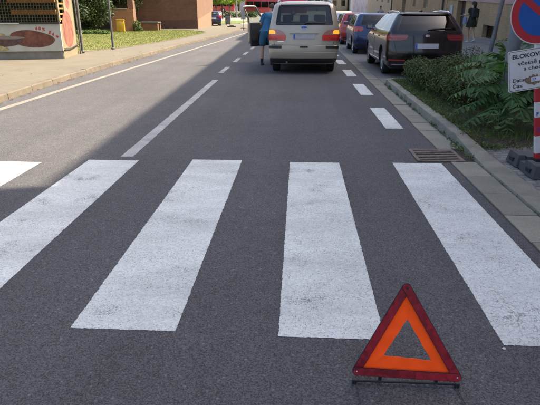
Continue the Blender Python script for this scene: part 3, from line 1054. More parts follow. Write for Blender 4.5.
M_sumac = leaf_mat('pinnate_leaf', (0.075, 0.16, 0.048), 0.4, 0.3)
M_broad = leaf_mat('broad_leaf', (0.05, 0.11, 0.03), 0.3, 0.3)
M_stem = mat('green_stem', (0.09, 0.11, 0.04), .7)
def pinnate(base, tip, arch, npair, llen, seed, parent, roll=0.0):
    rn = random.Random(seed)
    B, T = Vector(base), Vector(tip)
    ctrl = (B + T) / 2 + Vector((0, 0, arch))
    pt = lambda t: B * (1 - t) ** 2 + ctrl * 2 * t * (1 - t) + T * t * t
    tg = lambda t: ((ctrl - B) * (1 - t) + (T - ctrl) * t).normalized()
    mb = MB()
    for i in range(npair + 1):
        t = 0.12 + 0.88 * i / npair
        p, d = pt(t), tg(t)
        sd = d.cross(Vector((0, 0, 1))).normalized()
        nu = sd.cross(d).normalized()
        L = 1.15 * llen * (0.7 + 0.45 * math.sin(math.pi * min(t * 1.05, 1))) * rn.uniform(.88, 1.1)
        if t > .9: L *= .75
        sides = (-1, 1) if i < npair else (0,)
        for s in sides:
            dv = (sd * s * 1.0 + d * rn.uniform(.3, .5) - nu * rn.uniform(.15, .5) + nu * roll * s) if s else d * 1.0 - nu * .3
            dv.normalize()
            wv = dv.cross(nu).normalized()
            n2 = wv.cross(dv)
            w = L * rn.uniform(.16, .2)
            o = p - dv * .001
            droop = -nu * L * rn.uniform(.08, .2)
            pts = [o, o + dv * L * .22 + wv * w + n2 * .004, o + dv * L * .6 + wv * w * .75 + droop * .4, o + dv * L + droop,
                   o + dv * L * .6 - wv * w * .75 + droop * .4, o + dv * L * .22 - wv * w + n2 * .004, o + dv * L * .3 - n2 * .006, o + dv * L * .65 + droop * .45 - n2 * .005]
            mb.add(pts, [(0, 6, 1), (1, 6, 7, 2), (2, 7, 3), (0, 5, 6), (5, 4, 7, 6), (4, 3, 7)])
    mb.tube([pt(i / 8) for i in range(9)], [.006 - .0004 * i for i in range(9)], 5)
    return mb.build('leaf', M_sumac, parent)

def plant(x, y, h, label, leaves, seed, z0=.11):
    rn = random.Random(seed)
    e = empty('sumac_plant', (x, y, z0), 0, label, 'plant', 'feathery plants in the bed')
    lean = Vector((rn.uniform(-.1, .05), rn.uniform(-.1, .05), 0))
    MB().tube([(0, 0, -.03), lean * .4 + Vector((0, 0, h * .5)), lean + Vector((0, 0, h))], [.012, .009, .005], 7).build('stem', M_stem, e)
    for (bf, tip, arch, np_, ll) in leaves:
        b = lean * bf + Vector((0, 0, h * bf))
        pinnate(b, Vector(tip) - Vector((x, y, z0)), arch, np_, ll, rn.randint(0, 9999), e, rn.uniform(-.2, .2))
    return e
def tipx(px, py, Y):
    return tuple(P3(px, py, Y))
plant(2.68, 6.75, .62, 'feathery plant with long leaves drooping towards the kerb', [
    (.75, tipx(451, 96, 6.75), .14, 11, .125), (.5, tipx(452, 113, 6.55), .12, 10, .11), (.35, tipx(462, 128, 6.3), .12, 9, .1),
    (.9, tipx(470, 84, 6.5), .16, 10, .12), (1., tipx(505, 62, 6.5), .12, 9, .12), (.8, tipx(523, 118, 6.1), .12, 9, .12), (.6, tipx(488, 122, 6.25), .1, 9, .11), (1., tipx(486, 60, 7.1), .16, 10, .12),
    (.4, tipx(508, 134, 6.05), .1, 8, .11), (.95, tipx(458, 74, 6.9), .17, 11, .125), (.6, tipx(470, 106, 6.5), .12, 10, .115), (.85, tipx(512, 100, 6.3), .14, 10, .12), (.7, tipx(478, 92, 6.45), .15, 10, .12)], 1)
plant(2.82, 7.35, .72, 'tall feathery plant in front of the thick grey post', [
    (.9, tipx(452, 68, 7.4), .16, 11, .13), (.8, tipx(458, 80, 7.2), .13, 11, .125), (1., tipx(478, 56, 7.6), .18, 10, .12), (1., tipx(498, 44, 7.4), .2, 10, .12),
    (.7, tipx(500, 84, 6.9), .14, 10, .12), (.95, tipx(522, 60, 7.3), .16, 10, .12), (.5, tipx(470, 98, 7.1), .12, 10, .11), (1., tipx(466, 60, 7.5), .18, 10, .12), (.9, tipx(488, 70, 6.9), .15, 10, .125), (1., tipx(510, 52, 7.0), .15, 9, .12), (.8, tipx(512, 78, 6.8), .14, 10, .12)], 2)
plant(3.15, 6.6, .66, 'feathery plant under the white notice board', [
    (.9, tipx(498, 92, 6.5), .16, 10, .125), (.7, tipx(505, 108, 6.3), .12, 10, .12), (1., tipx(530, 90, 6.3), .14, 9, .12), (.5, tipx(512, 122, 6.2), .12, 9, .11),
    (.8, (3.6, 6.5, .6), .15, 9, .12), (.6, (3.4, 6.2, .4), .12, 9, .12), (1., (3.2, 7.1, .95), .15, 9, .12)], 3)
plant(3.45, 7.4, .85, 'feathery plant at the right end of the hedge', [
    (1., tipx(508, 38, 8.0), .18, 10, .13), (.9, tipx(516, 50, 7.6), .16, 10, .13), (1., tipx(500, 40, 8.2), .15, 9, .12), (.8, (3.9, 7.1, .8), .15, 9, .12), (.9, (3.5, 7.9, 1.05), .15, 9, .12), (.7, tipx(532, 76, 7.0), .12, 9, .12)], 4)

# broad-leaved undergrowth beneath the notice board
rn = random.Random(31)
def broad_leaf(p, d, L, mb):
    d = Vector(d).normalized()
    sd = d.cross(Vector((0, 0, 1))).normalized(); nu = sd.cross(d)
    out = [(0, 0), (.12, .3), (.3, .46), (.42, .4), (.52, .47), (.68, .3), (.8, .24), (1, 0)]
    P = [Vector(p) + d * L * a + sd * L * b - nu * L * (.25 * a * a + .12 * b) for a, b in out]
    Q = [Vector(p) + d * L * a - sd * L * b - nu * L * (.25 * a * a + .12 * b) for a, b in out[1:-1]]
    mid = [Vector(p) + d * L * a - nu * L * (.25 * a * a - .03) for a in (.3, .65)]
    mb.add(P + Q + mid, [(0, 1, 2, 14), (14, 2, 3, 4, 15), (15, 4, 5, 6, 7), (0, 14, 9, 8), (14, 15, 11, 10, 9), (15, 7, 13, 12, 11)])
for k, (cx, cy, hh, n, lab) in enumerate(((2.42, 6.25, .3, 14, 'low broad leaved weed beside the ramped kerb stone'), (2.85, 6.12, .42, 18, 'broad leaved weed behind the plastic sign base'), (3.3, 6.05, .4, 16, 'broad leaved weed at the front right corner of the bed'))):
    e = empty('broadleaf_weed', (cx, cy, .1), 0, lab, 'weed', 'broad leaved weeds')
    for i in range(n):
        a = rn.uniform(0, 6.28); z = rn.uniform(.05, hh)
        st0 = Vector((0, 0, 0)); p = Vector((math.cos(a) * rn.uniform(.03, .2), math.sin(a) * rn.uniform(.03, .2), z))
        mb = MB(); broad_leaf(p, (math.cos(a), math.sin(a) - .3, rn.uniform(-.2, .4)), rn.uniform(.07, .14), mb)
        lf = mb.build('leaf', M_broad, e)
        MB().tube([st0, p * .5 + Vector((0, 0, .02)), p], .003, 4).build('leaf_stalk', M_stem, lf)

# ground cover and weeds in the joints
M_weed = leaf_mat('weed_leaf', (0.075, 0.12, 0.035), 0.45, 0.3, 0.1)
rng = np.random.default_rng(12)
C, N_, S_ = [], [], []
def tuft(x, y, z, r, n, h, sz):
    for _ in range(n):
        a, q = rng.uniform(0, 6.28), r * math.sqrt(rng.random())
        C.append((x + q * math.cos(a), y + q * math.sin(a), z + rng.uniform(.005, h)))
        N_.append((rng.normal() * .6, rng.normal() * .6, 1)); S_.append(rng.uniform(sz * .6, sz * 1.3))
for _ in range(420):
    x = rng.uniform(2.03, 3.6); y = rng.uniform(5.85, 11.3)
    if x > 2.5 and rng.random() < .5: x = rng.uniform(2.03, 2.5)
    z = 0.12 if y > 6.4 else 0.05 + (y - 5.74) * .12
    tuft(x, y, z, rng.uniform(.05, .12), int(rng.integers(8, 24)), rng.uniform(.03, .1), .014)
for _ in range(80):
    y = rng.uniform(5.3, 11.4)
    tuft(1.862, y, .008, .02 + .03 * rng.random(), int(rng.integers(6, 20)), rng.uniform(.02, .07), .012)
for _ in range(90):
    y = rng.uniform(5.9, 11.3)
    tuft(2.02, y, .12, .05, int(rng.integers(8, 20)), rng.uniform(.02, .06), .013)
for _ in range(12):
    tuft(rng.uniform(1.79, 1.86), rng.uniform(5.3, 6.0), .008, .05, 16, .06, .012)
for _ in range(14):
    y = rng.uniform(3.0, 5.2)
    tuft(1.866, y, .008, .014, 6, .02, .008)
for _ in range(50):
    tuft(2.05 + abs(rng.normal()) * .25, 5.72 + rng.normal() * .05, .05, .05, 14, .05, .012)
V, F = leaf_quads(np.array(C), np.array(N_), np.array(S_), .5, rng)
wd = link('ground_cover', mesh_np('ground_cover', V, F), M_weed)
tag(wd, 'small green weeds covering the bed edge and kerb joints', 'weeds', kind='stuff')
bedpoly = [(2.02, 5.9), (2.6, 5.8), (3.6, 5.85), (3.2, 7.5), (2.35, 8.5), (2.3, 11.3), (2.02, 11.35)]
gg = grass('bed_grass', 5200, (2.0, 3.6, 5.8, 11.4), bedpoly, .04, .13, .003, .1, leaf_mat('bed_grass_blade', (0.09, 0.13, 0.03), .4, .3))
tag(gg, 'sparse grass blades along the edge of the planting bed', 'grass')
# ================================================================== vehicles
RF = [0, .16, .32, .48, .62, .74, .84, .93, 1.0]
class Car:
    def __init__(s, rings, L, side_t, axles, wr, ww, taper=.05, midt=.515):
        s.rings = rings; s.L = L; s.st = side_t; s.ax = axles; s.wr = wr; s.ww = ww; s.taper = taper
        s.nR = len(RF); s.nA = 5
        s.ref = (rings[3][2] + .2, rings[3][3] - .5); s.mid = s.ref[0] + (s.ref[1] - s.ref[0]) * midt
        s.nS = len(side_t)
        # half-outline index landmarks
        s.iC = s.nR - 1                 # corner starts
        s.iS = s.iC + s.nA              # side starts (t=0)
        s.iE = s.iS + s.nS - 1          # side ends (t=1)
        s.iF = s.iE + s.nA              # front starts
        s.n = s.iF + s.nR
    def par(s, z):
        r = s.rings
        if z <= r[0][0]: return r[0][1:]
        for a, b in zip(r, r[1:]):
            if z <= b[0]:
                t = (z - a[0]) / (b[0] - a[0])
                return [p + (q - p) * t for p, q in zip(a[1:], b[1:])]
        return r[-1][1:]
    def half(s, z):
        w, yr, yf, rr, rf, br, bf = s.par(z)
        P = []
        xr = w - rr
        for f in RF: P.append((f * xr, yr + br * (f * xr / w) ** 2))
        c = (xr, P[-1][1] + rr)
        for i in range(1, s.nA + 1):
            a = -math.pi / 2 + math.pi / 2 * i / s.nA
            P.append((c[0] + rr * math.cos(a), c[1] + rr * math.sin(a)))
        y0 = P[-1][1]
        xf = w - rf
        yfe = yf - bf * (xf / w) ** 2
        y1 = yfe - rf
        Y0, Y1 = s.ref
        mid = min(s.mid, y0 + .66 * (y1 - y0))
        for t in s.st[1:]:
            Yt = Y0 + t * (Y1 - Y0)
            if Yt <= s.mid: yy = y0 + (Yt - Y0) * (mid - y0) / (s.mid - Y0)
            else: yy = mid + (Yt - s.mid) * (y1 - mid) / (Y1 - s.mid)
            P.append((w, yy))
        for i in range(1, s.nA + 1):
            a = math.pi / 2 * i / s.nA
            P.append((xf + rf * math.cos(a), y1 + rf * math.sin(a)))
        for f in RF[::-1][1:]: P.append((f * xf, yf - bf * (f * xf / w) ** 2))
        out = []
        for x, y in P:
            k = (y - s.L * .5) / (s.L * .5)
            out.append((x * (1 - s.taper * k * k * (1 if k > 0 else .5)), y))
        return out
    def at(s, q, z):
        """point at signed arc length q from the middle of the tail, height z"""
        P = s.half(z); sg = 1 if q >= 0 else -1; q = abs(q)
        for a, b in zip(P, P[1:]):
            d = math.hypot(b[0] - a[0], b[1] - a[1])
            if q <= d or (b is P[-1]):
                t = q / d if d > 0 else 0
                return Vector((sg * (a[0] + (b[0] - a[0]) * t), a[1] + (b[1] - a[1]) * t, z))
            q -= d
        return Vector((sg * P[-1][0], P[-1][1], z))
    def q_of_y(s, y, z):
        P = s.half(z); q = 0
        for i, (a, b) in enumerate(zip(P, P[1:])):
            d = math.hypot(b[0] - a[0], b[1] - a[1])
            if i >= s.iC and a[1] <= y <= b[1] and b[1] > a[1]:
                return q + d * (y - a[1]) / (b[1] - a[1])
            q += d
        return q
    def pn(s, q, z, off):
        e = .004
        p = s.at(q, z)
        n = (s.at(q + e, z) - s.at(q - e, z)).cross(s.at(q, z + e) - s.at(q, z - e))
        n = n.normalized() if n.length > 0 else Vector((0, -1, 0))
        return p + n * off
    def patch(s, name, m, rows, off, parent, n=8, sub=3, thick=None, smooth=40):
        """raised panel following the body; rows = [(z, q0, q1)] from bottom to top"""
        zz = []
        for a, b in zip(rows, rows[1:]):
            for i in range(sub):
                t = i / sub
                zz.append([p + (q - p) * t for p, q in zip(a, b)])
        zz.append(list(rows[-1]))
        vs, fs = [], []
        for z, q0, q1 in zz:
            for j in range(n + 1):
                vs.append(s.pn(q0 + (q1 - q0) * j / n, z, off))
        N = n + 1
        for i in range(len(zz) - 1):
            for j in range(n):
                a = i * N + j
                fs.append((a, a + 1, a + N + 1, a + N))
        # skirt
        loop = [j for j in range(N)] + [i * N + n for i in range(1, len(zz))] + [(len(zz) - 1) * N + j for j in reversed(range(n))] + [i * N for i in reversed(range(1, len(zz) - 1))]
        base = len(vs)
        rowof = lambda k: divmod(k, N)
        for k in loop:
            i, j = rowof(k)
            z, q0, q1 = zz[i]
            vs.append(s.pn(q0 + (q1 - q0) * j / n, z, off - (thick or (off + .01))))
        for k in range(len(loop)):
            k2 = (k + 1) % len(loop)
            fs.append((loop[k2], loop[k], base + k, base + k2))
        mb = MB().add(vs, fs)
        return mb.build(name, m, parent, smooth)
    def line(s, name, m, pts, w, off, parent):
        """thin strip along (q, z) points"""
        P = []
        for (a, b) in zip(pts, pts[1:]):
            k = max(2, int(math.hypot(b[0] - a[0], b[1] - a[1]) / .06))
            for i in range(k): P.append((a[0] + (b[0] - a[0]) * i / k, a[1] + (b[1] - a[1]) * i / k))
        P.append(pts[-1])
        return MB().tube([s.pn(q, z, off) for q, z in P], w, 5).build(name, m, parent)

def build_car(car, name, loc, rz, label, cat, group, paint, glass, privacy, K, seats=True, rim=None, opening=None):
    """K: dict of ring indices: rear=(k0,k1,jmax), wind=(k0,k1,jmin), side=(k0,k1,[(t0,t1)...]) with t indices"""
    e = empty(name, loc, rz, label, cat, group)
    H = car.n
    full = 2 * H - 2
    vs, fs, mi = [], [], []
    for z, *_ in car.rings:
        h = car.half(z)
        vs += [(x, y, z) for x, y in h] + [(-x, y, z) for x, y in reversed(h[1:-1])]
    panes = {}
    def classify(k, j):
        jh = j if j < H - 1 else full - 1 - j
        side = 0 if j < H - 1 else 1
        if opening and side == 1 and opening[0] <= k < opening[1] and car.iS + opening[2] <= jh < car.iS + opening[3]:
            return 30 if k < K['side'][0] or k >= K['side'][1] or not (car.iS + K['side'][2][-1][0] <= jh < car.iS + K['side'][2][-1][1]) else 31
        r = K.get('rear')
        if r and r[0] <= k < r[1] and jh < r[2]: return 1
        w = K.get('wind')
        if w and w[0] <= k < w[1] and jh >= w[2]: return 2
        sd = K['side']
        if sd[0] <= k < sd[1]:
            for i, (a, b) in enumerate(sd[2]):
                if car.iS + a <= jh < car.iS + b: return 3 + 2 * i + side
        return 0
    nr = len(car.rings)
    for k in range(nr - 1):
        for j in range(full):
            j2 = (j + 1) % full
            fs.append((k * full + j, k * full + j2, (k + 1) * full + j2, (k + 1) * full + j)); mi.append(classify(k, j))
    fs.append(tuple(reversed(range(full)))); mi.append(29)
    fs.append(tuple((nr - 1) * full + j for j in range(full))); mi.append(0)
    me = bpy.data.meshes.new('shell')
    me.from_pydata(vs, [], fs)
    for _ in range(34): me.materials.append(None)
    me.polygons.foreach_set('material_index', mi)
    tmp = bpy.data.objects.new('tmp', me); col.objects.link(tmp)
    cutters = []
    cm = MB()
    for ya in car.ax:
        for sg in (-1, 1):
            x0, x1 = sg * (car.rings[4][1] - car.ww - .06), sg * 1.2
            n = 28
            r_ = car.wr + .055
            P = []
            for x in (min(x0, x1), max(x0, x1)):
                P += [(x, ya + r_ * math.cos(2 * math.pi * i / n), car.wr + r_ * math.sin(2 * math.pi * i / n)) for i in range(n)]
            cm.add(P, [tuple(range(n))[::-1], tuple(range(n, 2 * n))] + [(i, (i + 1) % n, n + (i + 1) % n, n + i) for i in range(n)])
    cme = cm.mesh('cut')
    bmx = bmesh.new(); bmx.from_mesh(cme); bmesh.ops.recalc_face_normals(bmx, faces=bmx.faces); bmx.to_mesh(cme); bmx.free()
    for _ in range(34): cme.materials.append(None)
    cme.polygons.foreach_set('material_index', [28] * len(cme.polygons))
    cut = bpy.data.objects.new('cut', cme); col.objects.link(cut)
    bo = tmp.modifiers.new('b', 'BOOLEAN'); bo.object = cut; bo.operation = 'DIFFERENCE'; bo.solver = 'EXACT'
    bpy.context.view_layer.update()
    dg = bpy.context.evaluated_depsgraph_get()
    res = bpy.data.meshes.new_from_object(tmp.evaluated_get(dg))
    bpy.data.objects.remove(tmp); bpy.data.objects.remove(cut)
    groups = {}
    rv = [v.co.copy() for v in res.vertices]
    nrm = [v.normal.copy() for v in res.vertices]
    for p in res.polygons:
        groups.setdefault(p.material_index, []).append(tuple(p.vertices))
    def sub(name_, idxs, m, off=0.0, smooth=38, parent=e):
        F_ = [f for i in idxs for f in groups.get(i, [])]
        if not F_: return None
        used = sorted({v for f in F_ for v in f}); mp = {v: i for i, v in enumerate(used)}
        return MB().add([rv[v] + nrm[v] * off for v in used], [tuple(mp[v] for v in f) for f in F_]).build(name_, m, parent, smooth)
    body = sub('body', [0], paint)
    sub('underbody', [28, 29], M_black, smooth=None)
    sub('rear_window', [1], privacy or glass)
    sub('windscreen', [2], glass)
    for i in range(len(K['side'][2])):
        for sd in (0, 1):
            sub('side_window', [3 + 2 * i + sd], (privacy if privacy and i < len(K['side'][2]) - 1 else glass))
    # dark lining inside the cabin
    lv, lf = [], []
    k0 = next(i for i, r in enumerate(car.rings) if r[0] > .72)
    F_ = []
    for k in range(k0, nr - 1):
        for j in range(full):
            if classify(k, j) == 0: F_.append((k, j))
    used = {}
    for k, j in F_:
        q = []
        for kk, jj in ((k, j), (k, (j + 1) % full), (k + 1, (j + 1) % full), (k + 1, j)):
            if (kk, jj) not in used:
                x, y, z = vs[kk * full + jj]
                c = Vector((0, car.L * .5, min(z, 1.0)))
                d = Vector((x, y, z)) - c
                used[(kk, jj)] = len(lv)
                lv.append(Vector((x, y, z)) - d.normalized() * .035)
            q.append(used[(kk, jj)])
        lf.append(tuple(q))
    MB().add(lv, lf).build('cabin_lining', M_trim, e)
    w_ = car.par(.75)
    MB().box(-w_[0] + .1, w_[0] - .1, w_[1] + .25, w_[2] - .9, .70, .73).build('cabin_floor', M_trim, e)
    if seats:
        for yy in seats:
            for xx in ((-.42, .42) if yy > 1.9 else (-.45, 0, .45)):
                sb = MB().bbox(xx - .23, xx + .23, yy - .08, yy + .07, .72, 1.18, .05).build('seat', M_seat, e, 40)
                MB().bbox(xx - .12, xx + .12, yy - .06, yy + .03, 1.23, 1.41, .045).build('headrest', M_seat, sb, 40)
                MB().tube([(xx - .05, yy - .01, 1.17), (xx - .05, yy - .01, 1.25)], .008, 6).tube([(xx + .05, yy - .01, 1.17), (xx + .05, yy - .01, 1.25)], .008, 6).build('headrest_post', M_chrome, sb)
        yw = car.par(1.0)[2]
        MB().bbox(-.66, .66, car.L * .66, car.L * .66 + .3, .85, 1.02, .04).build('dashboard', M_trim, e, 40)
    for ya in car.ax:
        for sg in (-1, 1):
            xw = sg * (car.half(car.wr)[car.iS + 2][0] - .012)
            make_wheel(e, xw, ya, car.wr, car.ww, sg, rim or M_rim)
    return e, groups, rv

_wheel_cache = {}
def make_wheel(parent, xw, ya, r, w, sg, rimm):
    key = (round(r, 3), w, sg)
    if key not in _wheel_cache:
        M_ = Matrix.Rotation(R(90) * sg, 4, 'Y')       # +z axis -> outward
        ri = r * .66
        ty = MB().lathe([(ri, -w), (r * .93, -w), (r * .985, -w + .02), (r, -w + .04), (r, -.04), (r * .985, -.018), (r * .93, -.002), (ri + .012, .004), (ri, -.006)], 36, M_).mesh('tyre')
        ty.materials.append(M_rubber); ty.shade_smooth(); ty.set_sharp_from_angle(angle=R(35))
        rm = MB().lathe([(ri, -.004), (ri - .008, .0), (ri - .02, -.012), (ri - .03, -.05), (.05, -.075)], 36, M_)
        for k in range(5):
            a = 2 * math.pi * k / 5
            S = M_ @ Matrix.Rotation(a, 4, 'Z')
            rm.add([S @ Vector(p) for p in ((.03, -.032, -.008), (ri - .01, -.024, -.006), (ri - .01, .024, -.006), (.03, .032, -.008), (.03, -.032, -.05), (ri - .01, -.024, -.05), (ri - .01, .024, -.05), (.03, .032, -.05))], FF)
        rm.lathe([(.0005, .0), (.05, -.002), (.055, -.02)][::-1], 16, M_)
        rme = rm.mesh('rim')
        _wheel_cache[key] = (ty, rme)
    ty, rme = _wheel_cache[key]
    wh = bpy.data.objects.new('wheel', ty); col.objects.link(wh)
    wh.parent = parent; wh.location = (xw, ya, r)
    rmo = bpy.data.objects.new('rim', rme.copy() if rme.materials and rme.materials[0] != rimm else rme); col.objects.link(rmo)
    if not rmo.data.materials: rmo.data.materials.append(rimm)
    elif rmo.data.materials[0] != rimm: rmo.data.materials[0] = rimm
    rmo.parent = wh
    return wh

def plate(car, e, z0, z1, hw, off=.012, blue=True):
    p = car.patch('number_plate', M_plate, [(z0, -hw, hw), (z1, -hw, hw)], off, e, n=6)
    if blue:
        car.patch('plate_band', M_plateblue, [(z0 + .004, -hw + .004, -hw + .044), (z1 - .004, -hw + .004, -hw + .044)], off + .002, p, n=2, thick=.004)
    return p

M_mirror = mat('mirror_glass', (.22, .24, .25), .08, 1.0, var=0)
def mirror_pair(car, e, y, z, paint, w=.2):
    for sg in (-1, 1):
        p = car.pn(sg * car.q_of_y(y, z), z, 0)
        M_ = Matrix.Translation((p.x + sg * .12, y, z + .02))
        m = MB().bbox(-.1, .1, -.05, .09, -.06, .07, .035, M_).build('door_mirror', paint, e, 40)
        MB().box(-.075, .075, -.0535, -.051, -.04, .05, M_).build('mirror_glass', M_mirror, m)

# ---------------------------------------------------------------- beige van (rear at y=0)
vr = [  # z, half width, tail y, nose y, tail corner r, nose corner r, tail bow, nose bow
    (.24, .78, .14, 4.42, .14, .3, .05, .15), (.32, .845, .05, 4.55, .16, .34, .07, .18), (.40, .868, .012, 4.6, .16, .35, .08, .2), (.50, .885, .0, 4.62, .15, .35, .08, .2),
    (.60, .892, .0, 4.62, .15, .35, .08, .2), (.685, .89, .008, 4.6, .15, .35, .08, .2), (.705, .886, .035, 4.58, .15, .35, .08, .2), (.80, .892, .045, 4.52, .15, .35, .075, .22),
    (.92, .892, .055, 4.36, .15, .35, .07, .25), (1.02, .888, .065, 4.15, .15, .35, .07, .25), (1.10, .882, .075, 3.95, .15, .35, .065, .25), (1.175, .872, .09, 3.78, .15, .33, .06, .22),
    (1.205, .866, .098, 3.72, .145, .32, .06, .2), (1.30, .848, .13, 3.56, .14, .3, .06, .18), (1.42, .822, .175, 3.36, .135, .28, .06, .16), (1.54, .795, .225, 3.16, .13, .26, .06, .14),
    (1.635, .764, .27, 3.0, .125, .25, .06, .12), (1.672, .728, .305, 2.9, .125, .24, .06, .12), (1.702, .672, .36, 2.78, .13, .24, .06, .1), (1.726, .585, .47, 2.6, .15, .24, .06, .1),
    (1.742, .45, .68, 2.35, .18, .24, .05, .08), (1.747, .3, .95, 2.1, .2, .2, .03, .05)]
vst = [0, .02, .06, .12, .19, .245, .265, .34, .43, .50, .53, .60, .69, .77, .83, .90, .96, 1.0]
van = Car(vr, 4.62, vst, (.92, 3.74), .315, .2)
M_beige = paint_mat('champagne_paint', (0.45, 0.395, 0.305), 0.4, 0.34)
VX, VY = 0.11, 13.28
VK = dict(rear=(12, 16, 8), wind=(12, 16, van.iE + 3), side=(12, 16, [(2, 5), (6, 9), (10, 16)]))
vE, vg, vrv = build_car(van, 'parked_van', (VX, VY, 0), 0, 'beige people carrier with hazard lamps lit and driver door open', 'van', None, M_beige, M_glass, glass_mat('van_rear_glass', (.085, .115, .118)), VK, seats=(1.15, 1.85, 2.75), opening=(4, 16, 10, 14))
M_lensdark = mat('lens_surround', (0.12, 0.02, 0.02), .2, coat=1.0)
for sg in (-1, 1):
    def rw(a): return [(z, sg * q0, sg * q1) if sg > 0 else (z, -q1, -q0) for z, q0, q1 in a]
    t = van.patch('tail_light', M_redglow, rw([(.815, .50, .885), (.83, .455, .90), (.90, .445, .915), (.945, .455, .92)]), .018, vE)
    van.patch('reflector', M_redlens, rw([(.83, .66, .885), (.875, .65, .895)]), .0215, t, thick=.005)
    t2_ = van.patch('indicator', M_amberlit, rw([(.968, .715, .9), (1.0, .715, .905), (1.04, .73, .895), (1.06, .755, .875)]), .019, t, thick=.02)
    van.patch('reversing_lamp', M_pinklens, rw([(.95, .465, .915), (1.0, .50, .915), (1.05, .575, .905), (1.075, .64, .88)]), .0165, t, thick=.02)
    van.patch('bumper_strip', M_black, rw([(.625, .56, 1.02), (.685, .55, 1.02)]), .012, vE, n=10)
    van.line('tailgate_gap', M_black, [(sg * .735, .71), (sg * .755, .80)], .004, .000, vE)
    van.line('bumper_gap', M_black, [(sg * .0, .706), (sg * .82, .706)], .0055, .003, vE)
    van.line('window_seal', M_black, [(sg * .0, 1.19), (sg * .69, 1.19), (sg * .70, 1.22), (sg * .622, 1.60), (sg * .58, 1.64), (0, 1.645)], .011, .003, vE)
    van.line('roof_gap', M_black, [(sg * .0, 1.665), (sg * .6, 1.665)], .004, .001, vE)
    van.line('crease', M_beige, [(sg * .0, .525), (sg * .84, .525)], .007, .0, vE)
    rl = MB().tube([(sg * .66, .42, 1.69), (sg * .665, .55, 1.745), (sg * .65, 1.2, 1.765), (sg * .65, 2.0, 1.755), (sg * .65, 2.25, 1.69)], [.012, .016, .016, .016, .012], 8).build('roof_rail', M_rim, vE, 50)
    MB().bbox(sg * .6 - .16, sg * .6 + .16, -.05, -.0, .30, .34, .01).build('tow_eye_cover', M_black, vE) if False else None
van.patch('lower_bumper', M_black, [(.27, -.80, .80), (.33, -.86, .86), (.385, -.88, .88)], .014, vE, n=20)
plate(van, vE, .848, .965, .265, .016)
pr = van.patch('plate_handle', M_beige, [(.978, -.36, .36), (.99, -.37, .37), (1.003, -.365, .365)], .026, vE, n=10)
van.patch('plate_shadow_strip', M_black, [(.971, -.345, .345), (.977, -.345, .345)], .012, vE, n=10)  # black strip put in as the shade under the plate handle
van.patch('bumper_handle', M_black, [(.645, -.10, .10), (.682, -.10, .10)], .012, vE)
bd = van.patch('badge', M_plateblue, [(1.098, -.035, .035), (1.105, -.065, .065), (1.125, -.08, .08), (1.145, -.065, .065), (1.152, -.035, .035)], .014, vE, n=8)
van.line('badge_rim', M_chrome, [(-.03, 1.096), (-.065, 1.105), (-.083, 1.125), (-.065, 1.146), (0, 1.154), (.065, 1.146), (.083, 1.125), (.065, 1.105), (.03, 1.096), (-.03, 1.096)], .004, .012, vE)
van.patch('model_script', M_chrome, [(.785, -.66, -.50), (.8, -.66, -.50)], .004, vE, n=4)
van.patch('trim_script', M_chrome, [(.785, .60, .68), (.8, .60, .68)], .004, vE, n=4)
wp = van.pn(0, 1.2, .02)
MB().tube([wp, wp + Vector((.1, .005, .03)), van.pn(.52, 1.225, .02)], [.014, .011, .007], 6).build('rear_wiper', M_black, vE)
MB().tube([(-.42, .2, .30), (-.42, .0, .285)], .028, 10).build('exhaust_pipe', M_iron, vE)
mirror_pair(van, vE, 3.32, 1.16, M_beige)
# open driver's door: the panel cut out of the left side, swung on its front edge
dv = {}
def door_mesh(idx, off):
    F_ = [f for i in idx for f in vg.get(i, [])]
    used = sorted({v for f in F_ for v in f}); mp = {v: i for i, v in enumerate(used)}
    return [vrv[v].copy() for v in used], [tuple(mp[v] for v in f) for f in F_]
dV, dF = door_mesh([30, 31], 0)
ymax = max(v.y for v in dV if v.z < 1.1)
hx = min(v.x for v in dV if abs(v.y - ymax) < .3)
pivot = Vector((hx + .03, ymax, 0))
DR = Matrix.Translation(pivot) @ Matrix.Rotation(R(-38), 4, 'Z') @ Matrix.Translation(-pivot)
V30, F30 = door_mesh([30], 0)
fr_ = MB().add([DR @ v for v in V30], F30).build('door', M_beige, vE, 40)
so_ = fr_.modifiers.new('s', 'SOLIDIFY'); so_.thickness = .055; so_.offset = -1
V31, F31 = door_mesh([31], 0)
MB().add([DR @ (v + Vector((.02, 0, 0))) for v in V31], F31).build('door_window', M_glass, fr_, 40)
def dpt(i, z, dx=.0):
    x, y = van.half(z)[van.iS + i]
    return DR @ Vector((-x + dx, y, z))
fp_ = [dpt(10, z, .02) for z in (1.2, 1.3, 1.42, 1.54, 1.625)] + [dpt(i, 1.635, .03) for i in (11, 12, 13)] + [dpt(14, z, .02) for z in (1.625, 1.54, 1.42, 1.3, 1.2)]
MB().tube(fp_, .03, 8).build('window_frame', M_beige, fr_, 60)
inn_ = [v for v in V30 if v.z < 1.19]
y0_, y1_ = min(v.y for v in inn_) + .05, max(v.y for v in inn_) - .05
Q = []
for z in (.52, .7, .85, 1.0, 1.17):
    w = van.par(z)[0]
    for yv in (y0_, y1_ - (.0 if z < 1.1 else .1)):
        for dx in (.062, .12 if .6 < z < 1.1 else .09):
            Q.append(DR @ Vector((-w * .985 + dx, yv, z)))
tf = []
for i in range(4):
    b = i * 4
    tf += [(b, b + 4, b + 5, b + 1), (b + 1, b + 5, b + 7, b + 3), (b + 3, b + 7, b + 6, b + 2), (b + 2, b + 6, b + 4, b)]
tf += [(0, 1, 3, 2), (16, 18, 19, 17)]
tp = MB().add(Q, tf).build('door_trim', M_trim, fr_)
MB().bbox(-.86 + .13, -.86 + .19, y0_ + .3, y0_ + .75, .88, .94, .015, DR).build('armrest', M_trim, fr_)

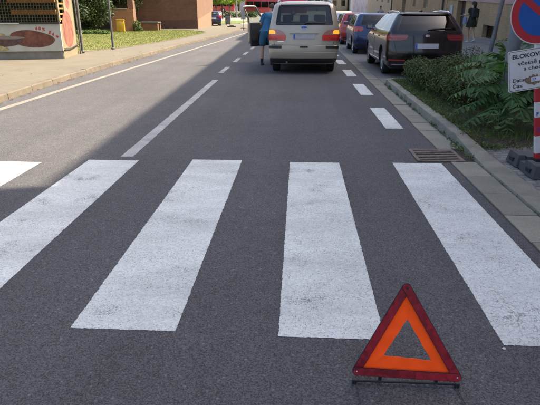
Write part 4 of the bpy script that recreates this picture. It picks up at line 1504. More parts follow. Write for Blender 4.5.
# ---------------------------------------------------------------- estate and hatchback shapes
er = [  # dark estate
    (.20, .80, .16, 4.6, .16, .3, .06, .2), (.27, .87, .06, 4.7, .2, .36, .1, .22), (.36, .895, .015, 4.76, .22, .4, .13, .25), (.48, .908, .0, 4.77, .22, .4, .14, .25), (.60, .914, .0, 4.77, .22, .4, .14, .25),
    (.70, .914, .02, 4.75, .22, .4, .14, .28), (.80, .912, .04, 4.66, .22, .4, .13, .3), (.90, .906, .045, 4.3, .21, .4, .13, .25), (.97, .898, .055, 3.9, .2, .38, .12, .2), (1.03, .885, .075, 3.55, .19, .36, .12, .2),
    (1.075, .866, .10, 3.42, .18, .34, .12, .2), (1.16, .82, .17, 3.2, .17, .32, .11, .18), (1.26, .765, .26, 2.95, .16, .3, .1, .16), (1.36, .70, .37, 2.68, .15, .28, .09, .14), (1.42, .655, .43, 2.5, .15, .26, .08, .12),
    (1.445, .62, .40, 2.4, .15, .25, .06, .1), (1.465, .55, .45, 2.3, .16, .25, .05, .1), (1.478, .42, .62, 2.1, .17, .25, .05, .08), (1.484, .25, .95, 1.9, .15, .2, .03, .05)]
est_t = [0, .02, .05, .10, .18, .27, .29, .36, .44, .50, .52, .60, .68, .76, .84, .92, 1.0]
EK = dict(rear=(10, 14, 8), wind=(10, 14, 0), side=(10, 14, [(1, 5), (6, 9), (10, 15)]))
def estate(loc, rz, label, paint, name='parked_car', detail=True, glass=M_privacy, group='cars parked along the kerb', rim=None, scale=None):
    c = Car(er, 4.77, est_t, (1.05, 3.84), .33, .21, .06)
    K = dict(EK); K['wind'] = (10, 14, c.iE + 3)
    e, g_, v_ = build_car(c, name, loc, rz, label, 'car', group, paint, M_glass, glass, K, seats=(1.75, 2.55), rim=rim)
    return c, e
hr = [  # compact hatchback
    (.20, .74, .14, 3.9, .16, .3, .06, .2), (.28, .82, .05, 3.98, .2, .34, .1, .22), (.38, .845, .01, 4.02, .21, .36, .12, .25), (.50, .858, .0, 4.03, .21, .36, .12, .25), (.62, .862, .005, 4.02, .2, .36, .12, .25),
    (.74, .862, .04, 3.97, .2, .36, .11, .26), (.85, .856, .055, 3.7, .2, .36, .1, .26), (.94, .848, .065, 3.35, .19, .36, .1, .22), (1.0, .84, .08, 3.12, .18, .34, .1, .2),
    (1.03, .83, .09, 3.05, .18, .34, .1, .2), (1.14, .785, .16, 2.8, .17, .3, .09, .18), (1.26, .735, .25, 2.55, .16, .28, .08, .16), (1.36, .685, .34, 2.3, .15, .26, .08, .12),
    (1.40, .65, .38, 2.15, .15, .25, .06, .1), (1.43, .57, .46, 2.0, .16, .24, .05, .1), (1.445, .44, .6, 1.85, .17, .22, .05, .08), (1.45, .25, .85, 1.65, .15, .2, .03, .05)]
hat_t = [0, .02, .06, .12, .2, .26, .29, .36, .44, .50, .53, .60, .68, .76, .84, .92, 1.0]
def hatch(loc, rz, label, paint, glass=M_glass, group='cars parked along the kerb', name='parked_car', cat='car', rim=None, lamps='plain'):
    c = Car(hr, 4.03, hat_t, (.72, 3.2), .305, .19, .06)
    K = dict(rear=(9, 12, 7), wind=(9, 12, c.iE + 3), side=(9, 12, [(2, 5), (6, 9), (10, 15)]))
    e, g_, v_ = build_car(c, name, loc, rz, label, cat, group, paint, M_glass, glass, K, seats=(1.25, 2.2), rim=rim)
    for sg in (-1, 1):
        rw = lambda a: [(z, q0, q1) if sg > 0 else (z, -q1, -q0) for z, q0, q1 in a]
        c.patch('tail_light', M_redlens, rw([(.80, .60, .93), (.88, .50, 1.0), (.95, .52, 1.02), (.98, .58, 1.0)]), .014, e)
        c.patch('headlight', M_clearlens, rw([(.62, c.q_of_y(3.6, .62), c.q_of_y(3.6, .62) + .42), (.76, c.q_of_y(3.5, .76), c.q_of_y(3.5, .76) + .45)]), .01, e)
        c.line('window_line', M_black, [(sg * c.q_of_y(.5, 1.01), 1.01), (sg * c.q_of_y(2.7, 1.01), 1.01)], .008, .002, e)
        c.line('door_gap', M_black, [(sg * c.q_of_y(2.02, .4), .4), (sg * c.q_of_y(2.0, 1.0), 1.0)], .004, .0, e)
        c.patch('door_handle', paint, rw([(.87, c.q_of_y(1.2, .87), c.q_of_y(1.37, .87)), (.895, c.q_of_y(1.2, .895), c.q_of_y(1.37, .895))]), .02, e, n=4)
    c.line('tailgate_gap', M_black, [(-.62, .66), (.62, .66)], .005, .0, e)
    c.patch('bumper_insert', M_black, [(.28, -.7, .7), (.36, -.75, .75)], .01, e, n=12)
    plate(c, e, .70, .80, .26, .014)
    mirror_pair(c, e, 2.75, 1.03, paint)
    return c, e

# dark estate nearest the bed
M_dark = paint_mat('dark_brown_paint', (0.0095, 0.0085, 0.0085), 0.3, 0.18, 0.03)
pc, pe = estate((2.97, 12.56, .004), 0, 'dark brown estate car parked just behind the hedge', M_dark)
M_stop = mat('red_led_lens', (0.2, 0.007, 0.01), .15, var=.1, coat=1.0)
M_redline = mat('red_led_line', (0.42, 0.022, 0.026), .2, var=.1, coat=1.0)
for sg in (-1, 1):
    rw = lambda a: [(z, q0, q1) if sg > 0 else (z, -q1, -q0) for z, q0, q1 in a]
    t = pc.patch('tail_light', M_stop, rw([(.85, .58, 1.0), (.87, .485, 1.12), (.93, .45, 1.18), (.965, .445, 1.18), (.98, .46, 1.1)]), .012, pe, n=14)
    pc.patch('lamp_line', M_redline, rw([(.918, .47, 1.15), (.932, .47, 1.16)]), .0155, t, n=14, thick=.005)
    pc.patch('lamp_line', M_redline, rw([(.868, .52, 1.08), (.88, .51, 1.1)]), .0155, t, n=14, thick=.005)
    pc.patch('rear_reflector', M_redline, rw([(.395, .48, .86), (.42, .48, .87)]), .014, pe, n=8)
    pc.patch('exhaust_trim', M_chrome, rw([(.30, .42, .78), (.315, .42, .79)]), .012, pe, n=8)
    pc.line('tailgate_gap', M_black, [(sg * .70, .62), (sg * .76, .84)], .004, .0, pe)
    pc.line('window_chrome', M_chrome, [(sg * pc.q_of_y(.55, 1.06), 1.06), (sg * pc.q_of_y(3.1, 1.06), 1.06)], .008, .004, pe)
    pc.line('door_gap', M_black, [(sg * pc.q_of_y(2.32, .36), .36), (sg * pc.q_of_y(2.3, 1.05), 1.05)], .004, .0, pe)
    pc.line('shoulder_crease', M_dark, [(sg * pc.q_of_y(.45, .9), .9), (sg * pc.q_of_y(4.0, .88), .88)], .007, -.001, pe)
    pc.line('sill_chrome', M_chrome, [(sg * pc.q_of_y(1.5, .33), .33), (sg * pc.q_of_y(3.4, .33), .33)], .006, .004, pe)
    for yy in (1.55, 2.6):
        pc.patch('door_handle', M_dark, rw([(.895, pc.q_of_y(yy, .895), pc.q_of_y(yy + .2, .895)), (.922, pc.q_of_y(yy, .922), pc.q_of_y(yy + .2, .922))]), .022, pe, n=4)
    MB().tube([(sg * .585, .60, 1.452), (sg * .60, .74, 1.485), (sg * .61, 1.5, 1.502), (sg * .605, 2.2, 1.485), (sg * .59, 2.35, 1.45)], [.013, .017, .017, .017, .013], 8).build('roof_rail', M_chrome, pe, 50)
plate(pc, pe, .672, .785, .265, .014)
pc.line('tailgate_gap', M_black, [(-.72, .60), (.72, .60)], .005, .0, pe)
pc.patch('diffuser', M_black, [(.23, -.78, .78), (.29, -.86, .86)], .008, pe, n=16)
pc.patch('badge', M_chrome, [(.93, -.03, .03), (.945, -.052, .052), (.965, -.052, .052), (.98, -.03, .03)], .012, pe)
pc.patch('spoiler', M_dark, [(1.405, -.56, .56), (1.43, -.55, .55)], .03, pe, n=12)
wp = pc.pn(0, 1.075, .02)
MB().tube([wp, pc.pn(.12, 1.09, .02), pc.pn(.55, 1.105, .018)], [.015, .012, .007], 6).build('rear_wiper', M_black, pe)
MB().bbox(-.04, .04, 1.0, 1.18, 1.46, 1.52, .02).build('antenna_fin', M_dark, pe, 40)
mirror_pair(pc, pe, 3.2, 1.06, M_black)
M_blue = paint_mat('blue_paint', (0.012, 0.032, 0.1), .4, .28)
M_redp = paint_mat('red_paint', (0.36, 0.014, 0.018), .2, .3)
M_white = paint_mat('white_paint', (0.6, 0.6, 0.59), .0, .3)
M_silver = paint_mat('silver_paint', (0.42, 0.43, 0.44), .6, .3)
hatch((2.83, 19.75, .004), 0, 'blue hatchback parked ahead of the dark estate', M_blue, M_privacy)
hatch((2.78, 25.6, .004), 0, 'red hatchback parked ahead of the blue hatchback', M_redp)
hatch((2.74, 30.9, .004), 0, 'white hatchback parked ahead of the red hatchback', M_white)
hatch((2.72, 36.3, .004), 0, 'silver hatchback farthest along the row of parked cars', M_silver)
hatch((-9.0, 56.2, .119), R(12), 'dark blue hatchback half hidden behind the brick building', paint_mat('navy_paint', (.02, .03, .075), .3, .3), group=None)
# ================================================================== houses on the right
def facade(y0, y1, z0, z1, holes, depth, m, name, parent, x=0.0):
    """sheet in the plane x, openings with reveals going back by depth (+x); faces -x"""
    ysn = sorted({y0, y1, *[h[0] for h in holes], *[h[1] for h in holes]})
    zsn = sorted({z0, z1, *[h[2] for h in holes], *[h[3] for h in holes]})
    ysn = [v for v in ysn if y0 <= v <= y1]; zsn = [v for v in zsn if z0 <= v <= z1]
    mb = MB()
    for a, b in zip(ysn, ysn[1:]):
        for c, d in zip(zsn, zsn[1:]):
            my, mz = (a + b) / 2, (c + d) / 2
            if any(h[0] < my < h[1] and h[2] < mz < h[3] for h in holes): continue
            mb.add([(x, a, c), (x, a, d), (x, b, d), (x, b, c)], [(0, 1, 2, 3)])
    for a, b, c, d in holes:
        c_, d_ = max(c, z0), min(d, z1)
        if c_ >= d_: continue
        X = x + depth
        mb.add([(x, a, c_), (X, a, c_), (X, a, d_), (x, a, d_)], [(0, 1, 2, 3)])
        mb.add([(x, b, c_), (x, b, d_), (X, b, d_), (X, b, c_)], [(0, 1, 2, 3)])
        if d <= z1: mb.add([(x, a, d), (X, a, d), (X, b, d), (x, b, d)], [(0, 1, 2, 3)])
        if c >= z0: mb.add([(x, a, c), (x, b, c), (X, b, c), (X, a, c)], [(0, 1, 2, 3)])
    return mb.build(name, m, parent)

def win(parent, y0, y1, z0, z1, x, m_fr, mull=1, tr=True):
    w = MB()
    f = .06
    w.box(x - .03, x + .03, y0, y0 + f, z0, z1).box(x - .03, x + .03, y1 - f, y1, z0, z1).box(x - .03, x + .03, y0 + f, y1 - f, z0, z0 + f).box(x - .03, x + .03, y0 + f, y1 - f, z1 - f, z1)
    for i in range(mull):
        yc = y0 + (y1 - y0) * (i + 1) / (mull + 1)
        w.box(x - .025, x + .025, yc - .03, yc + .03, z0 + f, z1 - f)
    o = w.build('window', m_fr, parent)
    MB().box(x - .004, x + .004, y0 + f, y1 - f, z0 + f, z1 - f).build('pane', M_pane, o)
    return o

M_ochre = brick_mat('ochre_brick', (0.40, 0.275, 0.14), (0.34, 0.23, 0.115), (0.29, 0.215, 0.13), 'YZ', .25, .075, .01, .16)
M_pink = mat('pink_plaster', (0.42, 0.27, 0.25), .9, var=.1, vs_=1.2, dirt=((.3, .22, .2), 2, .4))
M_cream = mat('cream_plaster', (0.47, 0.38, 0.24), .9, var=.1, vs_=1.2, dirt=((.3, .25, .17), 2, .5))
M_greyp = mat('pale_grey_plaster', (0.48, 0.47, 0.45), .9, var=.1, vs_=1.2)
M_wfr = mat('window_frame_paint', (.55, .53, .48), .5, var=.08)
M_door = mat('dark_door', (.035, .028, .022), .6, var=.2)
M_dark_in = mat('room_shade_panel', (.012, .012, .012), .95, var=0)  # near-black panel colour stands for the unlit rooms behind the panes
M_rooft = mat('roof_tiles', (.25, .09, .05), .85, var=.25, vs_=3)
M_stonestep = mat('stone_step', (.3, .28, .24), .9, var=.15)
HX, PIV, TILT = 8.75, 26.6, R(2.3)
def house(y0, y1, top, zbase, holes_low, m_low, m_up, label, low_h, name='house', doors=(), base=False, upper=True, shut=False):
    e = empty(name, (HX, PIV, .28), 0, label, 'house')
    e.rotation_euler = (TILT, 0, 0)
    a, b = y0 - PIV, y1 - PIV
    low = [h for h in holes_low]
    ups = []
    if upper:
        n = int((b - a) / 2.6)
        for fl in range(3):
            zz = low_h + 1.2 + fl * 3.3
            if zz + 1.9 > top - .4: break
            for i in range(n):
                yc = a + (b - a) * (i + .5) / n
                ups.append((yc - .55, yc + .55, zz, zz + 1.75))
    facade(a, b, zbase, low_h, low, .32, m_low, 'lower_wall', e)
    facade(a, b, low_h, top, ups, .18, m_up, 'upper_wall', e, x=.02)
    sh = MB()
    sh.add([(.02, a, zbase), (9, a, zbase), (9, a, top), (.02, a, top)], [(0, 1, 2, 3)])
    sh.add([(.02, b, zbase), (.02, b, top), (9, b, top), (9, b, zbase)], [(0, 1, 2, 3)])
    sh.add([(9, a, zbase), (9, b, zbase), (9, b, top), (9, a, top)], [(0, 1, 2, 3)])
    sh.build('side_wall', m_up, e)
    MB().add([(-.35, a - .1, top), (-.35, b + .1, top), (4.5, b + .1, top + 2.2), (4.5, a - .1, top + 2.2), (9.3, b + .1, top), (9.3, a - .1, top)], [(0, 3, 2, 1), (3, 5, 4, 2), (0, 1, 4, 5), (0, 5, 3), (1, 2, 4)]).build('roof', M_rooft, e)
    MB().box(-.04, .02, a, b, low_h - .02, low_h + .1).build('string_course', m_up, e)
    for h in low:
        kind = 'door' if h in doors else 'window'
        if kind == 'door':
            MB().box(.25, .3, h[0], h[1], h[2], h[3]).build('door', M_door, e)
            MB().bbox(-.25, .31, h[0] - .1, h[1] + .1, h[2] - .35, h[2], .015).build('door_step', M_stonestep, e)
        else:
            MB().box(.33, .36, h[0], h[1], h[2], h[3]).build('room_shade_panel', M_dark_in, e)
            win(e, h[0], h[1], h[2], h[3], .24, M_wfr if h[3] - h[2] > .7 else M_door)
    for h in ups:
        win(e, *h, .14, M_wfr)
        MB().box(.19, .2, h[0], h[1], h[2], h[3]).build('room_shade_panel', M_dark_in, e)
        MB().box(-.08, .02, h[0] - .08, h[1] + .08, h[2] - .08, h[2] - .003).build('sill', M_stonestep, e)
    return e
# pink house with ochre brick base: door and cellar windows
dr = (29.5 - PIV, 31.0 - PIV, .05, 2.5)
cel = [(24.35 - PIV, 26.35 - PIV, .06, .66)] + [(y - PIV, y + 1.6 - PIV, .1 + .04 * (26 - y) * .0, .66) for y in (20.2, 16, 11.8, 3.4)]
h0 = house(-24, 7.55, 17.5, -2.9, [c for c in cel if c[1] < 7.5 - PIV], M_ochre, M_pink, 'tall pink house on the right behind the sign', 1.66)
h1 = house(7.6, 33.2, 12.75, -2.6, [dr] + [c for c in cel if c[0] > 7.7 - PIV], M_ochre, M_pink, 'pink house with an ochre brick base behind the walking woman', 1.66, doors=(dr,))
tl_ = [(y - PIV, y + 1.2 - PIV, .95, 2.6) for y in (38.3, 42.0)]
d2 = (46.2 - PIV, 47.6 - PIV, .1, 2.5)
h2_ = house(33.25, 52, 13.2, -2.6, tl_ + [d2], M_ochre, M_cream, 'ochre house with tall windows behind the dark estate car', 3.4, doors=(d2,))
h3_ = house(52.05, 72, 13.0, -2.6, [(y - PIV, y + 1.3 - PIV, .9, 2.6) for y in (54.5, 58.5, 62.5, 67)], M_cream, M_cream, 'cream plaster house farther down the street', 3.4)
# grey downpipes
for (yy, par, lab) in ((33.9, h2_, 0), (52.6, h3_, 0)):
    MB().tube([(-.08, yy - PIV, -.6), (-.08, yy - PIV, 12.5)], .06, 10).build('downpipe', mat('dark_pipe', (.05, .045, .04), .6), par)
pn_ = empty('wall_plate', (HX - .03, 32.0, 1.55), 0, 'small grey notice plate on the wall left of the door', 'notice')
MB().bbox(-.01, .02, -.22, .22, -.3, .3, .004).build('plate', mat('grey_plate', (.36, .38, .42), .5, var=.2, vs_=12), pn_)

# mural wall beyond the houses
def mural():
    m, nt, b = new_mat('mural_paint')
    co = objco(nt)
    n = noise(nt, co, .9, 5, .7); n2 = noise(nt, co, 2.3, 4, .7)
    c = mixc(nt, ramp(nt, n, .5, .58), (.55, .52, .5), (.5, .3, .32))
    c = mixc(nt, ramp(nt, n2, .58, .63), c, (.25, .3, .45))
    setc(nt, b.inputs['Base Color'], c); b.inputs['Roughness'].default_value = .9
    return m
mw = empty('mural_wall', (9.2, 84, .2), 0, 'pale wall covered in colourful graffiti at the end of the row', 'wall')
MB().bbox(0, .4, -11.5, 14, -.4, 5.0, .03).build('wall', mural(), mw)
MB().box(-.06, .46, -11.6, 14.1, 5.003, 5.15).build('coping', M_concrete, mw)

# ================================================================== kiosk
M_pole2 = mat('dull_grey_pole', (.085, .085, .08), .6, .1, var=.2, vs_=7)
kx, ky = -7.24, 15.93
kio = empty('food_kiosk', (kx, ky, .12), R(11), 'white food kiosk with grilled window and food pictures', 'kiosk')
M_kwhite = mat('kiosk_white', (.42, .43, .36), .75, var=.06, vs_=3, dirt=((.3, .29, .23), 2.5, .4))
M_kplinth = mat('kiosk_plinth', (.21, .2, .17), .9, var=.15)
M_kside = mat('kiosk_cream', (.2, .168, .1), .8, var=.06)
M_kbar = mat('grille_bar', (.085, .07, .028), .6, .2, var=.2)
M_food1 = mat('printed_sausage', (.13, .042, .022), .6, var=.55, vs_=4, dirt=((.26, .12, .06), 7, .7))
M_food2 = mat('printed_pink_food', (.2, .075, .052), .6, var=.45, vs_=5, dirt=((.27, .17, .12), 6, .8))
M_food3 = mat('printed_bread', (.33, .27, .12), .6, var=.35, vs_=10)
M_food4 = mat('printed_dark_meat', (.08, .04, .03), .6, var=.4, vs_=9)
M_kred = mat('red_lettering', (.42, .025, .03), .6, var=0)
KW = 5.2
MB().box(-KW, -.02, .04, 2.0, 0, .235).build('plinth', M_kplinth, kio)
MB().box(-KW, 0, .0, .06, .237, 1.02).build('front_panel', M_kwhite, kio)
MB().box(-KW, 0, -.03, .08, 1.023, 1.075).build('counter_rail', M_door, kio)
MB().box(-2.4, -1.15, -.075, -.033, 1.03, 1.06).build('counter_edge', mat('pale_rail', (.5, .5, .47), .5), kio)
sidep = MB()
sidep.box(-.06, 0, .063, 2.03, 0, 1.02).box(-.06, 0, .8, 2.03, 1.02, 2.75).box(-.06, 0, .063, .2, 1.078, 2.75)
sidep.build('side_wall', M_kside, kio)
MB().box(-KW, -KW + .06, .063, 2.0, .0, 2.75).build('side_wall', M_kside, kio)
MB().box(-KW, 0, 2.033, 2.1, 0, 2.75).build('back_wall', mat('kiosk_dark_green', (.06, .07, .03), .8), kio)
MB().bbox(-KW - .12, .1, -.12, 2.2, 2.752, 2.87, .015).build('roof', M_kplinth, kio)
MB().box(-KW + .07, -.07, .1, 2.0, .24, .26).build('floor', M_door, kio)
gb = MB()
x = -KW + .02
while x < -.01:
    gb.box(x - .006, x + .006, -.012, .012, 1.078, 2.74); x += .082
z = 1.12
while z < 2.74:
    gb.box(-KW, -.005, .0125, .026, z - .007, z + .007); z += .085
gr_ = gb.build('front_grille', M_kbar, kio)
for i in range(11):
    z = 1.13 + i * .15
    MB().box(-.035, -.012, .2, .8, z, z + .05).build('side_slat', mat('yellow_slat', (.26, .18, .05), .6), kio)
for z, a, b in ((1.28, -1.45, -.15), (1.62, -1.5, -.15)):
    MB().box(a, b, .35, .6, z, z + .14).build('shelf', mat('orange_shelf', (.42, .16, .025), .7, var=.2), kio)
MB().box(-3.4, -1.95, .3, .33, 1.95, 2.6).box(-2.2, -1.72, .3, .33, 1.66, 1.95).build('menu_board', mat('yellow_board', (.55, .36, .02), .6, var=.25, vs_=4), kio)
def ell(cx, cz, rx, rz, rot, m, name, off, n=28, parent=kio, wob=.0):
    rq = random.Random(int(cx * 100))
    P = []
    for k in range(n):
        a = 2 * math.pi * k / n
        r = 1 + wob * math.sin(3 * a + 1) + wob * .5 * math.sin(5 * a)
        u, v = rx * r * math.cos(a), rz * r * math.sin(a)
        P.append((cx + u * math.cos(rot) - v * math.sin(rot), cz + u * math.sin(rot) + v * math.cos(rot)))
    M_ = Matrix.Translation((0, -off, 0)) @ Matrix.Rotation(R(90), 4, 'X')
    return MB().poly(P, .002, M_).build(name, m, parent)
ell(-.85, .60, .64, .245, R(-5), M_food1, 'food_picture', .0015, wob=.03)
ell(-1.75, .52, .62, .15, R(2), M_food4, 'food_picture', .005)
ell(-1.6, .64, .55, .05, R(-1), mat('printed_fork', (.2, .16, .13), .5), 'food_picture', .009)
ell(-1.95, .74, .35, .06, R(-4), M_food3, 'food_picture', .0085)
ell(-2.0, .35, .45, .085, R(-6), M_food3, 'food_picture', .0087)
ell(-3.6, .6, .7, .25, R(4), M_food1, 'food_picture', .0015, wob=.03)
KT = Matrix.Translation((0, -.004, 0)) @ Matrix.Rotation(R(90), 4, 'X')
for i, ch in enumerate('60% žáw'):
    if ch == ' ': continue
    xx = -.72 + i * .092; zz = .89 - .026 * max(0, i - 1) ** 1.28
    text_mesh(ch, .125, M_kred, KT @ Matrix.Translation((xx, zz - .03, 0)) @ Matrix.Rotation(R(-6 - 3.2 * i), 4, 'Z'), kio, bold=.006)
# picture on the side
SM = Matrix.Translation((.0015, 0, 0)) @ Matrix.Rotation(R(90), 4, 'Z') @ Matrix.Rotation(R(90), 4, 'X')
P = [(1.0 + .72 * math.cos(2 * math.pi * k / 30), .78 + (.48 if math.sin(2 * math.pi * k / 30) < 0 else .62) * math.sin(2 * math.pi * k / 30)) for k in range(30)]
MB().poly(P, .002, SM).build('food_picture', M_food2, kio)
P = [(1.35 + .3 * math.cos(2 * math.pi * k / 20), 1.75 + .3 * math.sin(2 * math.pi * k / 20)) for k in range(20)]
MB().poly(P, .002, SM).build('food_picture', M_food2, kio)
MB().tube([(.05, .05, .3), (.05, .9, .26), (.05, 2.1, .33)], .02, 6).build('cable', M_door, kio)
MB().tube([(.12, 2.22, 2.7), (.12, 2.22, .12), (.16, 2.14, .04)], .045, 10).build('downpipe', M_pole2, kio, 50)
MB().tube([(.08, 2.05, 2.7), (.08, 2.05, .0)], .02, 8).build('conduit', M_pole2, kio, 50)

# ================================================================== left side: pole, brick buildings, bin
x, z = pxz(107.3, 0, 20.3)
pk = empty('sign_pole', (-7.22, 20.3, .13), 0, 'slim grey pole standing on the lawn edge beside the kiosk', 'pole')
MB().tube([(0, 0, -.05), (0, 0, 1.0), (0, 0, 4.5)], [.045, .04, .038], 12).build('pole', M_pole2, pk, 50)
MB().lathe([(.09, -.02), (.09, .04), (.05, .07)], 12).build('base_collar', M_pole2, pk)

M_brk = brick_mat('red_brick', (.17, .078, .036), (.135, .06, .028), (.14, .1, .065), 'XZ', .25, .08, .012, .2)
M_brky = brick_mat('red_brick_side', (.17, .085, .045), (.145, .07, .036), (.15, .11, .075), 'YZ', .25, .08, .012, .15)
M_plinthb = mat('pale_plinth', (.2, .13, .08), .9, var=.12)
bb = empty('brick_building', (-8.67, 45.6, .1), R(3), 'large brown brick building beyond the lawn', 'building')
MB().box(-16, 0, 0, .3, 0, 7.5).build('front_wall', M_brk, bb)
MB().box(-.3, -.001, .302, 12, 0, 7.5).build('side_wall', M_brky, bb)
MB().add([(.02, .05, -.1), (.02, 12, -.1), (.02, 12, 1.55), (.02, .05, .75), (-.1, .05, -.1), (-.1, 12, -.1), (-.1, 12, 1.55), (-.1, .05, .75)], [(0, 1, 2, 3), (3, 2, 6, 7), (0, 3, 7, 4), (1, 5, 6, 2)]).build('plinth', M_plinthb, bb)
MB().box(-16, -15.7, .302, 12, 0, 7.5).build('side_wall', M_brky, bb)
MB().box(-16, 0, 12, 12.3, 0, 7.5).build('back_wall', M_brk, bb)
MB().bbox(-16.3, .3, -.3, 12.6, 7.503, 7.8, .03).build('roof', M_concrete, bb)
MB().box(-16, .0, -.05, -.003, .0, .7).build('plinth_course', mat('dark_plinth', (.1, .055, .035), .9), bb)
for i in range(5):
    xx = -14.2 + i * 3
    f = MB().box(xx, xx + 1.6, -.03, -.002, 3.6, 5.4).build('window', M_wfr, bb)
    MB().box(xx + .08, xx + 1.52, -.036, -.031, 3.68, 5.32).build('pane', M_pane, f)
# low brick screen wall, bin, brick planter with slab
sw_ = empty('brick_screen_wall', (-13.95, 39.2, .12), R(14), 'sunlit orange brick screen wall at the back of the lawn', 'wall')
M_brko = brick_mat('orange_brick', (.3, .135, .06), (.25, .11, .05), (.25, .17, .1), 'XZ', .25, .08, .012, .12)
MB().box(0, 1.7, 0, .3, 0, 1.55).build('wall', M_brko, sw_)
MB().box(1.3, 1.7, .302, 3.2, 0, 2.2).build('return_wall', M_brky, sw_)
MB().box(-.03, 1.25, -.04, .34, 1.552, 1.62).build('coping', M_concrete, sw_)
bn = empty('yellow_bin', (-12.93, 38.35, .12), R(14), 'yellow bin standing in front of the brick screen wall', 'bin')
M_yel = mat('yellow_plastic', (.42, .25, .015), .5, var=.1)
MB().bbox(-.28, .28, -.25, .25, .03, .78, .04).build('body', M_yel, bn, 40)
MB().bbox(-.3, .3, -.27, .28, .785, .86, .025).build('lid', M_yel, bn, 40)
MB().box(-.28, -.2, .15, .25, 0, .03).box(.2, .28, .15, .25, 0, .03).build('foot', M_black, bn)
pl_ = empty('brick_planter', (-11.9, 41.2, .12), R(6), 'low brick planter with a grey slab top', 'planter')
MB().box(-.55, .9, 0, .5, 0, .55).build('brick_side', M_brk, pl_)
MB().bbox(-.62, .95, -.06, 1.7, .553, .64, .01).build('slab', mat('grey_slab', (.085, .085, .085), .8), pl_)
MB().box(-.55, .9, 1.2, 1.6, 0, .55).build('brick_side', M_brk, pl_)

# ================================================================== trees
def tree(name, loc, h_trunk, blobs, n, size, m_leaf, label, group, seed, trunk_r=.16, shell=.55, cat='tree', limbs=6):
    e = empty(name, loc, 0, label, cat, group)
    rq = random.Random(seed)
    tr_ = MB()
    top = max(b[2] for b in blobs)
    tr_.tube([(0, 0, -.1), (rq.uniform(-.05, .05), rq.uniform(-.05, .05), h_trunk * .6), (rq.uniform(-.1, .1), rq.uniform(-.1, .1), h_trunk), (0, 0, top)], [trunk_r * 1.2, trunk_r, trunk_r * .85, trunk_r * .3], 9)
    for b in rq.sample(blobs, min(limbs, len(blobs))):
        tr_.tube([(0, 0, h_trunk * rq.uniform(.6, .95)), (b[0] * .5, b[1] * .5, (h_trunk + b[2]) / 2), (b[0], b[1], b[2])], [trunk_r * .5, trunk_r * .32, trunk_r * .12], 6)
    tr_.build('trunk', M_bark, e, 50)
    V, F = cloud(blobs, n, size, seed, shell, .4)
    link('crown', mesh_np('crown', V, F), m_leaf, e)
    return e
M_lf_dark = leaf_mat('dark_tree_leaf', (0.035, 0.06, 0.02), .5, .25)
M_lf_mid = leaf_mat('tree_leaf', (0.06, 0.1, 0.025), .45, .3)
M_lf_light = leaf_mat('light_tree_leaf', (0.11, 0.165, 0.018), .35, .45)
def blobset(n, rx, ry, z0, z1, rad, seed):
    rq = random.Random(seed); out = []
    for _ in range(n):
        a = rq.uniform(0, 6.28); q = math.sqrt(rq.random())
        r = rq.uniform(rad * .7, rad * 1.25)
        out.append((rx * q * math.cos(a), ry * q * math.sin(a), rq.uniform(z0, z1), r, r, r * .8))
    return out
tree('dense_bush', (-15.6, 37.5, .12), .8, blobset(34, 2.0, 1.6, .7, 4.6, .8, 1), 17000, (.05, .1), M_lf_dark, 'large dark bush left of the brick screen wall', 'trees behind the lawn', 1)
tree('dense_bush', (-18.8, 36.0, .12), .8, blobset(34, 2.2, 1.6, .6, 4.6, .85, 2), 15000, (.05, .1), M_lf_dark, 'large dark bush directly behind the kiosk', 'trees behind the lawn', 2)
tree('dense_bush', (-13.2, 30.4, .12), .7, [(b[0] - 3.4, b[1] + 2.5, b[2], b[3], b[4], b[5]) for b in blobset(24, 1.8, 1.5, 1.6, 4.4, .75, 3)], 9000, (.05, .09), M_lf_mid, 'leafy tree overhanging the lawn behind the kiosk', 'trees behind the lawn', 3)
tree('lawn_tree', (-14.6, 43.6, .12), 2.2, blobset(30, 2.4, 1.3, 2.0, 5.2, .85, 4), 15000, (.05, .1), M_lf_dark, 'tree in front of the brown brick wall behind the planter', 'trees behind the lawn', 4)
tree('lawn_tree', (-17.8, 42.9, .12), 2.0, blobset(30, 2.4, 1.4, 1.9, 5.2, .85, 5), 13000, (.05, .1), M_lf_dark, 'tree behind the brick screen wall', 'trees behind the lawn', 5)
# low shade plants at the lawn's back edge
V, F = cloud([(-15.5 + i * .55, 34.6 + .25 * math.sin(i * 2.1), .2, .4, .35, .2) for i in range(6)], 3500, (.04, .07), 40, .7, .6)
sg_ = link('low_shrub', mesh_np('low_shrub', V, F), M_lf_mid)
tag(sg_, 'low green shrubs along the shaded back of the lawn', 'shrub', kind='stuff')
V, F = cloud([(-12.1, 39.6, .5, .28, .25, .42), (-12.0, 39.5, .25, .32, .28, .25)], 900, (.04, .07), 41, .7, .6)
tag(link('small_shrub', mesh_np('small_shrub', V, F), M_lf_mid), 'small shrub between the yellow bin and the planter', 'shrub')

